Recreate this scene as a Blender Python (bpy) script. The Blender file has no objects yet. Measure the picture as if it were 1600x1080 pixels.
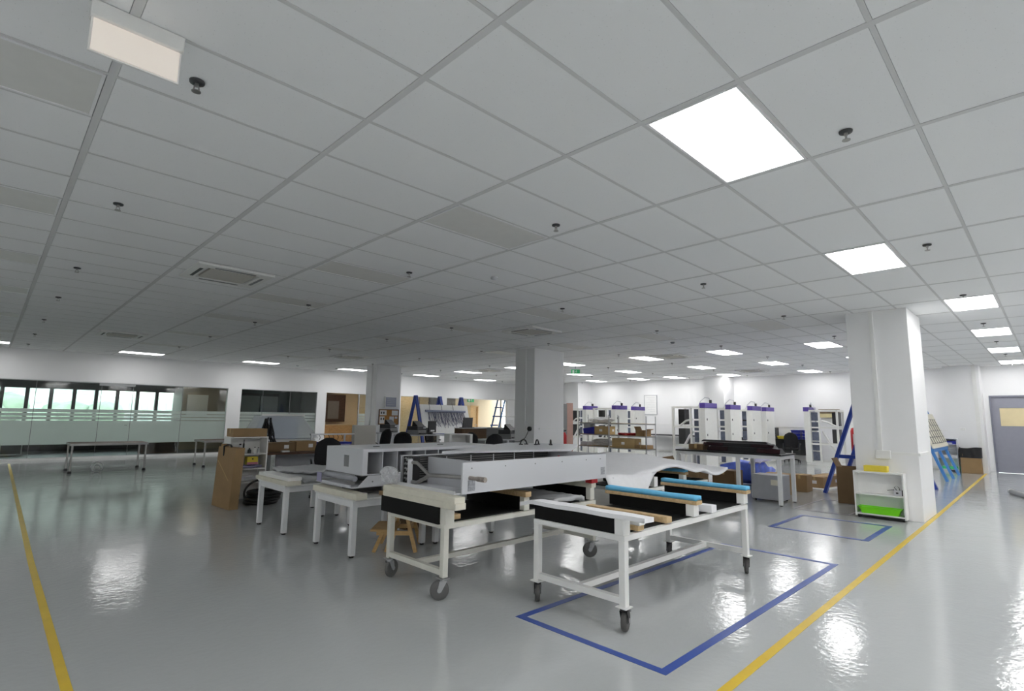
import bpy, bmesh, math, random
from mathutils import Matrix, Vector
random.seed(7)
S = bpy.context.scene
COL = S.collection
PI = math.pi

# ------------------------------------------------------------------ camera, world, exposure
F, YAW, PITCH, ROLL, EYE = 828.215, math.radians(44.449), math.radians(7.668), math.radians(0.837), 1.4909
CE = 3.298                                   # ceiling height
GX, GY = 0.300, 2.2407                       # origin of the ceiling grid (1.2 m x 0.6 m tiles)
_f = Vector((math.sin(YAW)*math.cos(PITCH), math.cos(YAW)*math.cos(PITCH), math.sin(PITCH)))
_r = Vector((math.cos(YAW), -math.sin(YAW), 0)); _u = _r.cross(_f)
CR = _r*math.cos(ROLL) + _u*math.sin(ROLL); CU = -_r*math.sin(ROLL) + _u*math.cos(ROLL)
cam = bpy.data.cameras.new('camera'); cam.sensor_width = 36; cam.lens = F/1600*36
cam.clip_start = .05; cam.clip_end = 800
co = bpy.data.objects.new('camera', cam); COL.objects.link(co)
co.matrix_world = Matrix(((CR.x, CU.x, -_f.x, 0), (CR.y, CU.y, -_f.y, 0), (CR.z, CU.z, -_f.z, EYE), (0, 0, 0, 1)))
S.camera = co
LIGHT_W = 8.2                                 # emission of the lit ceiling panels
w = bpy.data.worlds.new('sky'); S.world = w; w.use_nodes = True
nt = w.node_tree; nt.nodes.clear()
wo = nt.nodes.new('ShaderNodeOutputWorld'); bg = nt.nodes.new('ShaderNodeBackground')
tc = nt.nodes.new('ShaderNodeTexCoord'); sx = nt.nodes.new('ShaderNodeSeparateXYZ'); rp = nt.nodes.new('ShaderNodeValToRGB')
rp.color_ramp.elements[0].position = .0; rp.color_ramp.elements[0].color = (.88, .95, .91, 1)
rp.color_ramp.elements[1].position = .6; rp.color_ramp.elements[1].color = (.74, .85, .92, 1)
nt.links.new(tc.outputs['Generated'], sx.inputs[0]); nt.links.new(sx.outputs[2], rp.inputs[0])
nt.links.new(rp.outputs[0], bg.inputs[0]); bg.inputs[1].default_value = 2.6
nt.links.new(bg.outputs[0], wo.inputs[0])
S.view_settings.view_transform = 'Standard'; S.view_settings.look = 'None'
S.view_settings.gamma = 1; S.view_settings.use_curve_mapping = False
S.view_settings.exposure = 0.58
S.cycles.max_bounces = 10; S.cycles.diffuse_bounces = 6; S.cycles.glossy_bounces = 5
S.cycles.transparent_max_bounces = 12; S.cycles.sample_clamp_indirect = 6
S.cycles.caustics_reflective = False; S.cycles.caustics_refractive = False


def G(px, d):
    """floor position of something d metres deep in the column px of the 1600-wide frame"""
    lo, hi = -3000.0, 4000.0
    for i in range(50):
        m = (lo+hi)/2
        P = Vector((0, 0, EYE)) + (CR*((px-800)/F) + CU*((540-m)/F) + _f)*d
        if P.z > .9: lo = m
        else: hi = m
    return P.x, P.y


def proj(x, y, z):
    v = Vector((x, y, z-EYE)); d = v.dot(_f)
    if d < .1: return None
    return 800+F*v.dot(CR)/d, 540-F*v.dot(CU)/d, d


# ------------------------------------------------------------------ materials
_mats = {}
def mat(name, col, rough=.5, metal=0.0, var=.04, vs=8.0, bump=0.0, bs=60.0, emit=0.0, spec=.5):
    if name in _mats: return _mats[name]
    m = bpy.data.materials.new(name); m.use_nodes = True
    n = m.node_tree; b = n.nodes['Principled BSDF']
    b.inputs['Roughness'].default_value = rough; b.inputs['Metallic'].default_value = metal
    b.inputs['Specular IOR Level'].default_value = spec
    t = n.nodes.new('ShaderNodeTexCoord'); z = n.nodes.new('ShaderNodeTexNoise')
    z.inputs['Scale'].default_value = vs; z.inputs['Detail'].default_value = 4
    n.links.new(t.outputs['Object'], z.inputs['Vector'])
    r = n.nodes.new('ShaderNodeValToRGB')
    lo = [max(0, c*(1-var)) for c in col]; hi = [min(1, c*(1+var)) for c in col]
    r.color_ramp.elements[0].color = (*lo, 1); r.color_ramp.elements[1].color = (*hi, 1)
    r.color_ramp.elements[0].position = .3; r.color_ramp.elements[1].position = .7
    n.links.new(z.outputs['Fac'], r.inputs[0]); n.links.new(r.outputs[0], b.inputs['Base Color'])
    if bump:
        z2 = n.nodes.new('ShaderNodeTexNoise'); z2.inputs['Scale'].default_value = bs; z2.inputs['Detail'].default_value = 5
        n.links.new(t.outputs['Object'], z2.inputs['Vector'])
        bp = n.nodes.new('ShaderNodeBump'); bp.inputs['Strength'].default_value = bump; bp.inputs['Distance'].default_value = .01
        n.links.new(z2.outputs['Fac'], bp.inputs['Height']); n.links.new(bp.outputs[0], b.inputs['Normal'])
    if emit:
        b.inputs['Emission Color'].default_value = (*col, 1); b.inputs['Emission Strength'].default_value = emit
    _mats[name] = m; return m


def wood(name, c1, c2, scale=6.0, rough=.5):
    if name in _mats: return _mats[name]
    m = bpy.data.materials.new(name); m.use_nodes = True; n = m.node_tree; b = n.nodes['Principled BSDF']
    t = n.nodes.new('ShaderNodeTexCoord'); mp = n.nodes.new('ShaderNodeMapping'); mp.inputs['Scale'].default_value = (1.2, scale, scale)
    z = n.nodes.new('ShaderNodeTexNoise'); z.inputs['Scale'].default_value = 6; z.inputs['Detail'].default_value = 6; z.inputs['Distortion'].default_value = .6
    r = n.nodes.new('ShaderNodeValToRGB'); r.color_ramp.elements[0].color = (*c1, 1); r.color_ramp.elements[1].color = (*c2, 1)
    r.color_ramp.elements[0].position = .35; r.color_ramp.elements[1].position = .65
    n.links.new(t.outputs['Object'], mp.inputs[0]); n.links.new(mp.outputs[0], z.inputs['Vector'])
    n.links.new(z.outputs['Fac'], r.inputs[0]); n.links.new(r.outputs[0], b.inputs['Base Color'])
    b.inputs['Roughness'].default_value = rough; _mats[name] = m; return m


def glass(name, tint=(.95, .985, .965), refl=.9):
    if name in _mats: return _mats[name]
    m = bpy.data.materials.new(name); m.use_nodes = True; n = m.node_tree; n.nodes.clear()
    o = n.nodes.new('ShaderNodeOutputMaterial'); mx = n.nodes.new('ShaderNodeMixShader'); tr = n.nodes.new('ShaderNodeBsdfTransparent')
    gl = n.nodes.new('ShaderNodeBsdfGlossy'); fr = n.nodes.new('ShaderNodeFresnel'); fr.inputs[0].default_value = 1.45
    gl.inputs['Roughness'].default_value = .02; tr.inputs[0].default_value = (*tint, 1)
    n.links.new(fr.outputs[0], mx.inputs[0]); n.links.new(tr.outputs[0], mx.inputs[1]); n.links.new(gl.outputs[0], mx.inputs[2])
    n.links.new(mx.outputs[0], o.inputs[0]); _mats[name] = m; return m


def film(name, col, clear, trans=.5):
    """frosted film / plastic sheeting: diffuse + translucent, a little see-through"""
    if name in _mats: return _mats[name]
    m = bpy.data.materials.new(name); m.use_nodes = True; n = m.node_tree; n.nodes.clear()
    o = n.nodes.new('ShaderNodeOutputMaterial'); a = n.nodes.new('ShaderNodeBsdfDiffuse'); b = n.nodes.new('ShaderNodeBsdfTranslucent')
    c = n.nodes.new('ShaderNodeBsdfTransparent'); g = n.nodes.new('ShaderNodeBsdfGlossy'); g.inputs['Roughness'].default_value = .2
    m1 = n.nodes.new('ShaderNodeMixShader'); m2 = n.nodes.new('ShaderNodeMixShader'); m3 = n.nodes.new('ShaderNodeMixShader')
    z = n.nodes.new('ShaderNodeTexNoise'); z.inputs['Scale'].default_value = 3; r = n.nodes.new('ShaderNodeValToRGB')
    r.color_ramp.elements[0].color = (*[x*.93 for x in col], 1); r.color_ramp.elements[1].color = (*col, 1)
    n.links.new(z.outputs['Fac'], r.inputs[0]); n.links.new(r.outputs[0], a.inputs[0]); n.links.new(r.outputs[0], b.inputs[0])
    m1.inputs[0].default_value = trans; m2.inputs[0].default_value = clear; m3.inputs[0].default_value = .06
    n.links.new(a.outputs[0], m1.inputs[1]); n.links.new(b.outputs[0], m1.inputs[2])
    n.links.new(m1.outputs[0], m2.inputs[1]); n.links.new(c.outputs[0], m2.inputs[2])
    n.links.new(m2.outputs[0], m3.inputs[1]); n.links.new(g.outputs[0], m3.inputs[2]); n.links.new(m3.outputs[0], o.inputs[0])
    _mats[name] = m; return m


def floor_mat():
    m = bpy.data.materials.new('grey_epoxy'); m.use_nodes = True; n = m.node_tree; b = n.nodes['Principled BSDF']
    t = n.nodes.new('ShaderNodeTexCoord')
    z = n.nodes.new('ShaderNodeTexNoise'); z.inputs['Scale'].default_value = .6; z.inputs['Detail'].default_value = 5
    r = n.nodes.new('ShaderNodeValToRGB'); r.color_ramp.elements[0].color = (.455, .475, .475, 1); r.color_ramp.elements[1].color = (.50, .52, .52, 1)
    n.links.new(t.outputs['Object'], z.inputs['Vector']); n.links.new(z.outputs['Fac'], r.inputs[0]); n.links.new(r.outputs[0], b.inputs['Base Color'])
    b.inputs['Roughness'].default_value = .07; b.inputs['Specular IOR Level'].default_value = .55
    z1 = n.nodes.new('ShaderNodeTexNoise'); z1.inputs['Scale'].default_value = 2.2; z1.inputs['Detail'].default_value = 2
    z2 = n.nodes.new('ShaderNodeTexNoise'); z2.inputs['Scale'].default_value = 20; z2.inputs['Detail'].default_value = 4
    n.links.new(t.outputs['Object'], z1.inputs['Vector']); n.links.new(t.outputs['Object'], z2.inputs['Vector'])
    b1 = n.nodes.new('ShaderNodeBump'); b1.inputs['Strength'].default_value = .30; b1.inputs['Distance'].default_value = .012
    b2 = n.nodes.new('ShaderNodeBump'); b2.inputs['Strength'].default_value = .6; b2.inputs['Distance'].default_value = .003
    n.links.new(z1.outputs['Fac'], b1.inputs['Height']); n.links.new(z2.outputs['Fac'], b2.inputs['Height'])
    n.links.new(b1.outputs[0], b2.inputs['Normal']); n.links.new(b2.outputs[0], b.inputs['Normal'])
    return m


def tile_mat():
    m = bpy.data.materials.new('mineral_tile'); m.use_nodes = True; n = m.node_tree; b = n.nodes['Principled BSDF']
    t = n.nodes.new('ShaderNodeTexCoord'); v = n.nodes.new('ShaderNodeTexVoronoi'); v.inputs['Scale'].default_value = 42; v.inputs['Randomness'].default_value = 1
    r = n.nodes.new('ShaderNodeValToRGB'); r.color_ramp.elements[0].position = .03; r.color_ramp.elements[0].color = (.66, .66, .66, 1)
    r.color_ramp.elements[1].position = .12; r.color_ramp.elements[1].color = (.90, .905, .91, 1)
    n.links.new(t.outputs['Object'], v.inputs['Vector']); n.links.new(v.outputs['Distance'], r.inputs[0]); n.links.new(r.outputs[0], b.inputs['Base Color'])
    b.inputs['Roughness'].default_value = .8
    return m


M = dict(
    wall=mat('white_wall', (.87, .87, .875), .6, var=.01, vs=1.5),
    pillar=mat('white_pillar', (.85, .85, .85), .5, var=.012, vs=2),
    tbar=mat('tbar_white', (.68, .68, .68), .75, var=.02),
    slab=mat('ceiling_void', (.3, .3, .3), .8),
    unlit=mat('unlit_diffuser', (.76, .755, .73), .45, var=.02),
    lit=mat('lit_diffuser', (1, .99, .985), .5, var=0, emit=LIGHT_W),
    panelframe=mat('panel_frame', (.85, .85, .86), .4, var=.01),
    ac=mat('ac_white', (.82, .82, .80), .45, var=.02), acgrille=mat('ac_grille', (.60, .58, .53), .6, var=.03, vs=30),
    black=mat('black_plastic', (.012, .012, .013), .45, var=.1), black_mat=mat('black_rubber_board', (.004, .004, .004), .62, var=.12, vs=3, spec=.25),
    darkgrey=mat('dark_grey', (.05, .052, .055), .5, var=.08), grey=mat('mid_grey', (.23, .235, .24), .5, var=.05),
    lgrey=mat('light_grey_metal', (.60, .61, .64), .35, var=.015, vs=3), sheet=mat('painted_sheet_metal', (.66, .67, .70), .38, var=.012, vs=2),
    inner=mat('inner_sheet_metal', (.55, .56, .59), .4, var=.02, vs=3), cellgrey=mat('cell_grey', (.30, .305, .31), .5, var=.06, vs=5),
    cream=mat('cream_paint', (.72, .71, .64), .5, var=.05, vs=6, bump=.1), creamboard=mat('cream_board', (.74, .71, .60), .6, var=.06, vs=9, bump=.15),
    white=mat('white_paint', (.84, .84, .82), .4, var=.02), tablewhite=mat('table_leg_white', (.80, .81, .82), .4, var=.02),
    chrome=mat('chrome', (.62, .63, .64), .22, metal=1, var=.03), steel=mat('brushed_steel', (.42, .41, .40), .35, metal=1, var=.08),
    zinc=mat('zinc', (.48, .49, .5), .35, metal=.9, var=.06), wheel=mat('wheel_rubber', (.09, .088, .085), .6, var=.15, vs=20), wheelgrey=mat('wheel_grey', (.13, .13, .128), .55, var=.1),
    yellow=mat('yellow_tape', (.72, .50, .03), .35, var=.06, vs=5), blue_t=mat('blue_tape', (.04, .09, .36), .35, var=.08, vs=5),
    blue=mat('blue_steel', (.015, .05, .32), .4, var=.05), blue2=mat('light_blue_steel', (.07, .24, .58), .4, var=.05),
    foam_b=mat('blue_foam', (.16, .55, .86), .8, var=.06, vs=20, bump=.2), foam_w=mat('white_foam', (.86, .86, .88), .8, var=.02, vs=14, bump=.1),
    timber=wood('pine_timber', (.52, .36, .18), (.66, .48, .27)), birch=wood('birch_stool', (.52, .32, .12), (.62, .41, .18)),
    darkwood=wood('dark_wood', (.045, .02, .012), (.09, .04, .022), 9), brownwood=wood('brown_wood', (.07, .03, .014), (.13, .055, .025), 9),
    orangewood=wood('orange_wood', (.58, .31, .11), (.70, .40, .17)), lightwood=wood('light_wood_panel', (.66, .47, .25), (.76, .56, .32), 3), doorwood=wood('door_wood', (.68, .41, .17), (.76, .48, .22), 3),
    creamwall=mat('cream_corridor_wall', (.80, .63, .44), .6, var=.02),
    carton=mat('cardboard', (.34, .22, .105), .75, var=.06, vs=5, bump=.1), carton_d=mat('dark_cardboard', (.20, .125, .06), .75, var=.08, vs=5), carton_l=mat('pale_cardboard', (.52, .37, .17), .75, var=.05, vs=5),
    purple=mat('purple_plastic', (.10, .06, .33), .4, var=.04), duct=mat('blue_grey_duct', (.13, .15, .21), .5, var=.15, vs=12), rackwhite=mat('rack_white', (.80, .80, .76), .4, var=.02),
    green=mat('lime_green_plastic', (.22, .80, .01), .35, var=.04), binblue=mat('blue_bin_plastic', (.02, .03, .36), .4, var=.1), wrapblue=mat('blue_wrap', (.12, .20, .78), .45, var=.2, vs=6),
    red=mat('red_plastic', (.50, .015, .02), .45, var=.08), yellowcard=mat('yellow_card', (.82, .66, .06), .6, var=.04), paper=mat('paper', (.84, .84, .83), .7, var=.02),
    cork=mat('cork', (.42, .20, .06), .85, var=.15, vs=40), doorgrey=mat('grey_door', (.30, .305, .36), .45, var=.02), label=mat('grey_label', (.36, .37, .40), .5, var=.3, vs=60),
    conc=mat('hazy_concrete', (.84, .86, .85), .8, var=.04), darkroom=mat('dim_room_dark', (.022, .02, .019), .5, var=.2), darkfloor=mat('dark_carpet', (.10, .098, .095), .35, var=.1),
    leaf=mat('far_trees', (.34, .42, .33), .9, var=.2, vs=.6), farwin=mat('hazy_windows', (.60, .66, .66), .4), exitgreen=mat('exit_green', (.03, .34, .12), .4, var=.02, emit=.25),  # haze of distance put into the pale far wall and window colours
    fabric=mat('brown_fabric', (.14, .09, .055), .9, var=.2, vs=30), chair=mat('black_chair_fabric', (.012, .012, .014), .85, var=.2, vs=40), lilac=mat('lilac_plastic', (.34, .33, .50), .5, var=.1),
    silver=mat('silver_panel', (.40, .41, .44), .4, var=.04), maroon=mat('dark_red_lens', (.022, .004, .007), .25, var=.2), cream_lit=mat('lit_vision_panel', (.66, .56, .34), .5, var=.08, vs=2, emit=.10),
    signlit=mat('lit_sign_panel', (.86, .78, .70), .5, var=.03, vs=3, emit=.22), pink=mat('pinkish_board', (.45, .28, .24), .6),
)
M['glass'] = glass('clear_glass'); M['frost'] = film('frosted_film', (.86, .93, .89), .12, .62)
M['wrap'] = film('clear_wrap', (.92, .93, .95), .5, .3); M['cover'] = film('thin_plastic_cover', (.92, .94, .96), .62, .4); M['wrapthick'] = film('milky_wrap', (.80, .81, .82), .12, .3)
M['floor'] = floor_mat(); M['tile'] = tile_mat()


# ------------------------------------------------------------------ mesh builder
class MB:
    def __init__(s): s.v = []; s.f = []; s.sm = set()
    def add(s, vs, fs, smooth=False):
        o = len(s.v); s.v += [tuple(v) for v in vs]
        for f in fs:
            if smooth: s.sm.add(len(s.f))
            s.f.append(tuple(i+o for i in f))
        return s
    def box(s, x0, x1, y0, y1, z0, z1):
        return s.add([(x0, y0, z0), (x1, y0, z0), (x1, y1, z0), (x0, y1, z0), (x0, y0, z1), (x1, y0, z1), (x1, y1, z1), (x0, y1, z1)],
                     [(0, 3, 2, 1), (4, 5, 6, 7), (0, 1, 5, 4), (1, 2, 6, 5), (2, 3, 7, 6), (3, 0, 4, 7)])
    def hexa(s, b, t):   # bottom and top quads, counter-clockwise from above
        return s.add(list(b)+list(t), [(0, 3, 2, 1), (4, 5, 6, 7), (0, 1, 5, 4), (1, 2, 6, 5), (2, 3, 7, 6), (3, 0, 4, 7)])
    def bar(s, p, q, w, h=None, up=(0, 0, 1)):
        h = h or w; p = Vector(p); q = Vector(q); d = (q-p).normalized(); up = Vector(up)
        a = d.cross(up)
        if a.length < 1e-3: a = d.cross(Vector((1, 0, 0)))
        a.normalize(); b = a.cross(d).normalized(); a *= w/2; b *= h/2
        return s.add([p-a-b, p+a-b, p+a+b, p-a+b, q-a-b, q+a-b, q+a+b, q-a+b],
                     [(0, 1, 2, 3), (4, 7, 6, 5), (0, 4, 5, 1), (1, 5, 6, 2), (2, 6, 7, 3), (3, 7, 4, 0)])
    def tube(s, pts, r, n=8, caps=True, r2=None):
        P = [Vector(p) for p in pts]; k = len(P); rings = []; up = None
        for i in range(k):
            d = (P[min(i+1, k-1)]-P[max(i-1, 0)]).normalized()
            if up is None:
                up = Vector((0, 0, 1)) if abs(d.z) < .9 else Vector((1, 0, 0))
            a = d.cross(up)
            if a.length < 1e-4: a = d.cross(Vector((0, 1, 0)))
            a.normalize(); b = a.cross(d); up = b
            rr = r if r2 is None else r+(r2-r)*i/(k-1)
            rings.append([P[i]+(a*math.cos(2*PI*j/n)+b*math.sin(2*PI*j/n))*rr for j in range(n)])
        vs = [v for g in rings for v in g]
        fs = [(i*n+j, i*n+(j+1) % n, (i+1)*n+(j+1) % n, (i+1)*n+j) for i in range(k-1) for j in range(n)]
        s.add(vs, fs, True)
        if caps:
            s.add(rings[0], [tuple(range(n))]); s.add(rings[-1], [tuple(range(n))[::-1]])
        return s
    def cyl(s, p, q, r, n=14, r2=None): return s.tube([p, q], r, n, True, r2)
    def torus(s, c, R, r, axis='z', n=20, m=8, a0=0, a1=2*PI, sy=1.0):
        pts = []
        for i in range(n+1):
            t = a0+(a1-a0)*i/n; x, y = R*math.cos(t), R*math.sin(t)*sy
            pts.append({'z': (c[0]+x, c[1]+y, c[2]), 'y': (c[0]+x, c[1], c[2]+y), 'x': (c[0], c[1]+x, c[2]+y)}[axis])
        return s.tube(pts, r, m, abs(a1-a0) < 6.2)
    def lathe(s, c, prof, n=16):
        vs = []; k = len(prof)
        for (r, z) in prof: vs += [(c[0]+r*math.cos(2*PI*j/n), c[1]+r*math.sin(2*PI*j/n), c[2]+z) for j in range(n)]
        s.add(vs, [(i*n+j, i*n+(j+1) % n, (i+1)*n+(j+1) % n, (i+1)*n+j) for i in range(k-1) for j in range(n)], True)
        s.add(vs[:n], [tuple(range(n))[::-1]]); s.add(vs[-n:], [tuple(range(n))]); return s
    def grid(s, fn, nu, nv, th=0.0, smooth=True):
        A = [Vector(fn(i/nu, j/nv)) for i in range(nu+1) for j in range(nv+1)]
        q = lambda i, j: i*(nv+1)+j
        top = [(q(i, j), q(i+1, j), q(i+1, j+1), q(i, j+1)) for i in range(nu) for j in range(nv)]
        if not th: return s.add(A, top, smooth)
        N = len(A); T = Vector(th if isinstance(th, tuple) else (0, 0, th)); B = [a-T for a in A]
        fs = top+[tuple(N+i for i in f[::-1]) for f in top]
        for i in range(nu): fs += [(q(i+1, 0), q(i, 0), N+q(i, 0), N+q(i+1, 0)), (q(i, nv), q(i+1, nv), N+q(i+1, nv), N+q(i, nv))]
        for j in range(nv): fs += [(q(0, j), q(0, j+1), N+q(0, j+1), N+q(0, j)), (q(nu, j+1), q(nu, j), N+q(nu, j), N+q(nu, j+1))]
        return s.add(A+B, fs, smooth)
    def sub(s, o): return s.add(o.v, o.f)
    def mesh(s, name, m):
        me = bpy.data.meshes.new(name); me.from_pydata(s.v, [], s.f)
        if m: me.materials.append(m)
        for i in s.sm: me.polygons[i].use_smooth = True
        me.update(); return me
    def build(s, name, m, parent=None, loc=None, rz=0.0, bevel=0.0, kind=None):
        o = bpy.data.objects.new(name, s.mesh(name, m)); COL.objects.link(o)
        if parent: o.parent = parent
        if loc: o.location = loc
        if rz: o.rotation_euler = (0, 0, rz)
        if bevel:
            b = o.modifiers.new('edge', 'BEVEL'); b.width = bevel; b.segments = 2; b.limit_method = 'ANGLE'; b.angle_limit = .7
        if kind: o['kind'] = kind
        return o


def box(x0, x1, y0, y1, z0, z1): return MB().box(x0, x1, y0, y1, z0, z1)

def tag(o, label, cat, group=None):
    o['label'] = label; o['category'] = cat
    if group: o['group'] = group
    return o

def thing(name, label, cat, loc=(0, 0, 0), rz=0.0, group=None):
    o = bpy.data.objects.new(name, None); COL.objects.link(o); o.location = loc; o.rotation_euler = (0, 0, rz)
    o.empty_display_size = .1
    return tag(o, label, cat, group)

def _copy(o, parent):
    c = o.copy(); COL.objects.link(c); c.parent = parent
    for ch in list(o.children): _copy(ch, c)
    return c

def dup(root, loc, rz=0.0, label=None, group=None):
    kids = list(root.children)
    r = root.copy(); COL.objects.link(r); r.location = loc; r.rotation_euler = (0, 0, rz)
    for ch in kids: _copy(ch, r)
    if label: r['label'] = label
    if group: r['group'] = group
    return r

def struct(mb, name, m, parent=None, **k): return mb.build(name, m, parent, kind=None if parent else 'structure', **k)

ORD = ['nearest', 'second', 'third', 'fourth', 'fifth', 'sixth', 'seventh', 'eighth', 'ninth', 'tenth', 'eleventh', 'twelfth']
COUNT = ['first', 'second', 'third', 'fourth', 'fifth', 'sixth', 'seventh', 'eighth', 'ninth', 'tenth']

# ================================================================== STRUCTURE
X0, X1, Y0, Y1 = -9.0, 22.5, -6.0, 21.3
struct(box(X0, X1, Y0, 26.2, -.12, 0), 'floor', M['floor'])

# ceiling: T-bars, tiles, panels
bars = MB()
ia0, ia1 = math.floor((X0-GX)/1.2)+1, math.floor((X1-GX)/1.2)
ib0, ib1 = math.ceil((GY-Y1)/.6), math.floor((GY-Y0)/.6)
for i in range(ia0, ia1+1): bars.box(GX+1.2*i-.02, GX+1.2*i+.02, Y0, Y1, CE, CE+.03)
for j in range(ib0, ib1+1): bars.box(X0, X1, GY-.6*j-.012, GY-.6*j+.012, CE+.0008, CE+.03)
ceil = struct(bars, 'ceiling', M['tbar'])
struct(box(X0, X1, Y0, Y1+.2, CE+.14, CE+.22), 'ceiling_slab', M['slab'])

LIT = [(2, 1), (5, 1), (8, 2), (11, 2), (14, 2), (17, 2), (11, -3), (14, -3), (17, -3), (11, -7), (14, -7), (17, -7),
       (11, -11), (14, -11), (17, -12), (17, -16), (14, -16), (11, -16), (17, -19), (14, -20), (11, -20), (17, -23), (11, -25), (14, -25),
       (-1, -30), (2, -30), (5, -30), (8, -30), (11, -30), (14, -30),
       (2, 5), (5, 5), (8, 6), (11, 6), (14, 6), (17, 6)] + [(a, b) for b in (9, 13) for a in (-4, -1, 2, 5, 8, 11)] + [(-4, 1), (-4, 5), (-1, 5), (-4, -3), (-4, -7), (-4, -11), (-4, -16), (-7, -3), (-7, 1), (-7, 5), (-7, -11)]  # out-of-view panels added as fill for the near and left areas
UNLIT = [(a, b) for a in (-1, 2, 5, 8) for b in (-3, -7, -11, -15, -20, -25) if (a, b) != (5, -3)]
special = set(LIT) | set(UNLIT)

def tile_mesh():
    return MB().box(-.578, .578, -.2865, .2865, .003, .02).mesh('ceiling_tile', M['tile'])
tme = tile_mesh()
cells = []
for i in range(ia0-1, ia1+1):
    for j in range(ib0, ib1+2):
        if (i, j-1) in special: continue
        cx, cy = GX+1.2*(i+.5), GY-.6*(j-.5)
        if cx-.6 < X0-.3 or cx+.6 > X1+.8 or cy+.3 > Y1+.35 or cy-.3 < Y0-.3: continue
        p = proj(cx, cy, CE)
        vis = p and -150 < p[0] < 1750 and -200 < p[1] < 620
        cells.append(((0 if vis else 1), (p[2] if p else 99), cx, cy))
cells.sort()
rest = MB()
for k, (nv, d, cx, cy) in enumerate(cells):
    if k < 300 and not nv:
        o = bpy.data.objects.new('ceiling_tile', tme); COL.objects.link(o); o.parent = ceil; o.location = (cx, cy, CE)
    else:
        rest.box(cx-.578, cx+.578, cy-.2865, cy+.2865, CE+.003, CE+.02)
rest.build('ceiling_tiles_far', M['tile'], ceil, kind='stuff')

# ceiling panels
def panel_at(ab): return GX+1.2*(ab[0]+.5), GY-.6*(ab[1]+.5)
def make_panel(name, label, m, group):
    t = thing(name, label, 'ceiling light', (0, 0, CE), 0, group)
    fr = MB()
    fr.box(-.576, .576, -.284, -.268, -.003, .02).box(-.576, .576, .268, .284, -.003, .02)
    fr.box(-.576, -.56, -.268, .268, -.003, .02).box(.56, .576, -.268, .268, -.003, .02)
    fr.build('frame', M['panelframe'], t)
    d = box(-.56, .56, -.268, .268, .002, .018).build('diffuser', m, t)
    return t
lp = make_panel('lit_ceiling_panel', 'x', M['lit'], 'lit ceiling panels')
up = make_panel('unlit_ceiling_panel', 'x', M['unlit'], 'unlit ceiling panels')
rows = {}
for ab in LIT: rows.setdefault(ab[0], []).append(ab)
colname = {-7: 'far left', -4: 'left', -1: 'in the leftmost line', 2: 'in the line over the near trolleys', 5: 'in the line left of the near pillar', 8: 'in the line before the near pillar',
           11: 'in the line just behind the near pillar', 14: 'in the line midway to the right wall', 17: 'in the line nearest the right wall'}
first = True
for a in sorted(rows):
    L = sorted(rows[a], key=lambda ab: -ab[1])
    seen = [ab for ab in L if (lambda p: p and -40 < p[0] < 1640 and -60 < p[1])(proj(*panel_at(ab), CE))]
    for ab in L:
        x, y = panel_at(ab)
        if ab in seen:
            k = seen.index(ab)
            if ab == (2, 1): lab = 'largest lit white ceiling panel, nearest the camera'
            elif ab == (5, 1): lab = 'second largest lit ceiling panel, up left of the near pillar'
            elif ab[1] == -30: lab = 'lit strip-like ceiling panel by the glass wall, %s from the left' % COUNT[sorted(r for r in rows if (r, -30) in LIT).index(a)]
            elif ab[1] == 2: lab = 'lit ceiling panel right of the near pillar, %s along its row' % COUNT[sorted([q for q in LIT if q[1] == 2]).index(ab)]
            else: lab = 'lit white ceiling panel %s, %s from the near end' % (colname[a], COUNT[k])
        else:
            lab = 'added fill ceiling panel outside the view, row %s spot %s' % (COUNT[max(0, a+1)//3], COUNT[L.index(ab)])
        if first: o = lp; o.location = (x, y, CE); o['label'] = lab; first = False
        else: dup(lp, (x, y, CE), 0, lab)
first = True
for a in (-1, 2, 5, 8):
    L = [ab for ab in UNLIT if ab[0] == a]
    for k, ab in enumerate(L):
        x, y = panel_at(ab)
        lab = 'unlit dull grey ceiling panel %s, %s from the near end' % (colname[a].replace('just ', ''), COUNT[k])
        if first: up.location = (x, y, CE); up['label'] = lab; first = False
        else: dup(up, (x, y, CE), 0, lab)

# walls
wl = MB()
ops = [(-5.2, 6.28), (6.75, 9.68), (10.08, 13.2), (13.7, 16.03), (16.38, 20.6)]
WT, GT = .16, 2.385
xs = X0
for a, b in ops:
    wl.box(xs, a, Y1, Y1+WT, 0, GT); xs = b
    wl.box(a, b, Y1, Y1+WT, 0, .06)
wl.box(xs, X1+.2, Y1, Y1+WT, 0, GT); wl.box(X0, X1+.2, Y1, Y1+WT, GT, CE+.15)
struct(wl, 'wall_left', M['wall'])
wr = MB()
DY0, DY1, DH = -.35, 1.42, 2.37
wr.box(X1, X1+.2, DY1, Y1, 0, CE+.15).box(X1, X1+.2, Y0, DY0, 0, CE+.15).box(X1, X1+.2, DY0, DY1, DH, CE+.15)
struct(wr, 'wall_right', M['wall'])
struct(box(X0, X1+.2, Y0-.2, Y0, 0, CE+.15), 'wall_back', M['wall'])
struct(box(X0-.2, X0, Y0, 26.2, 0, CE+.15), 'wall_front', M['wall'])
bb = box(X1-.012, X1, 2.4, 9.2, 0, .09); bb.box(X1-.012, X1, 10.2, 17, 0, .09)
struct(bb, 'baseboard_right', M['white'])
# embedded columns on the right wall
c1 = struct(box(21.75, X1, 1.55, 2.42, 0, CE), 'pillar', M['wall'])
c2 = struct(box(21.48, X1, 9.46, 10.3, 0, CE), 'pillar', M['wall'])
c3 = struct(box(21.45, X1, 17.0, 17.85, 0, CE), 'pillar', M['wall'])
box(21.735, 21.75, 1.62, 1.72, 0, CE).build('corner_strip', M['white'], c1)
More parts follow.
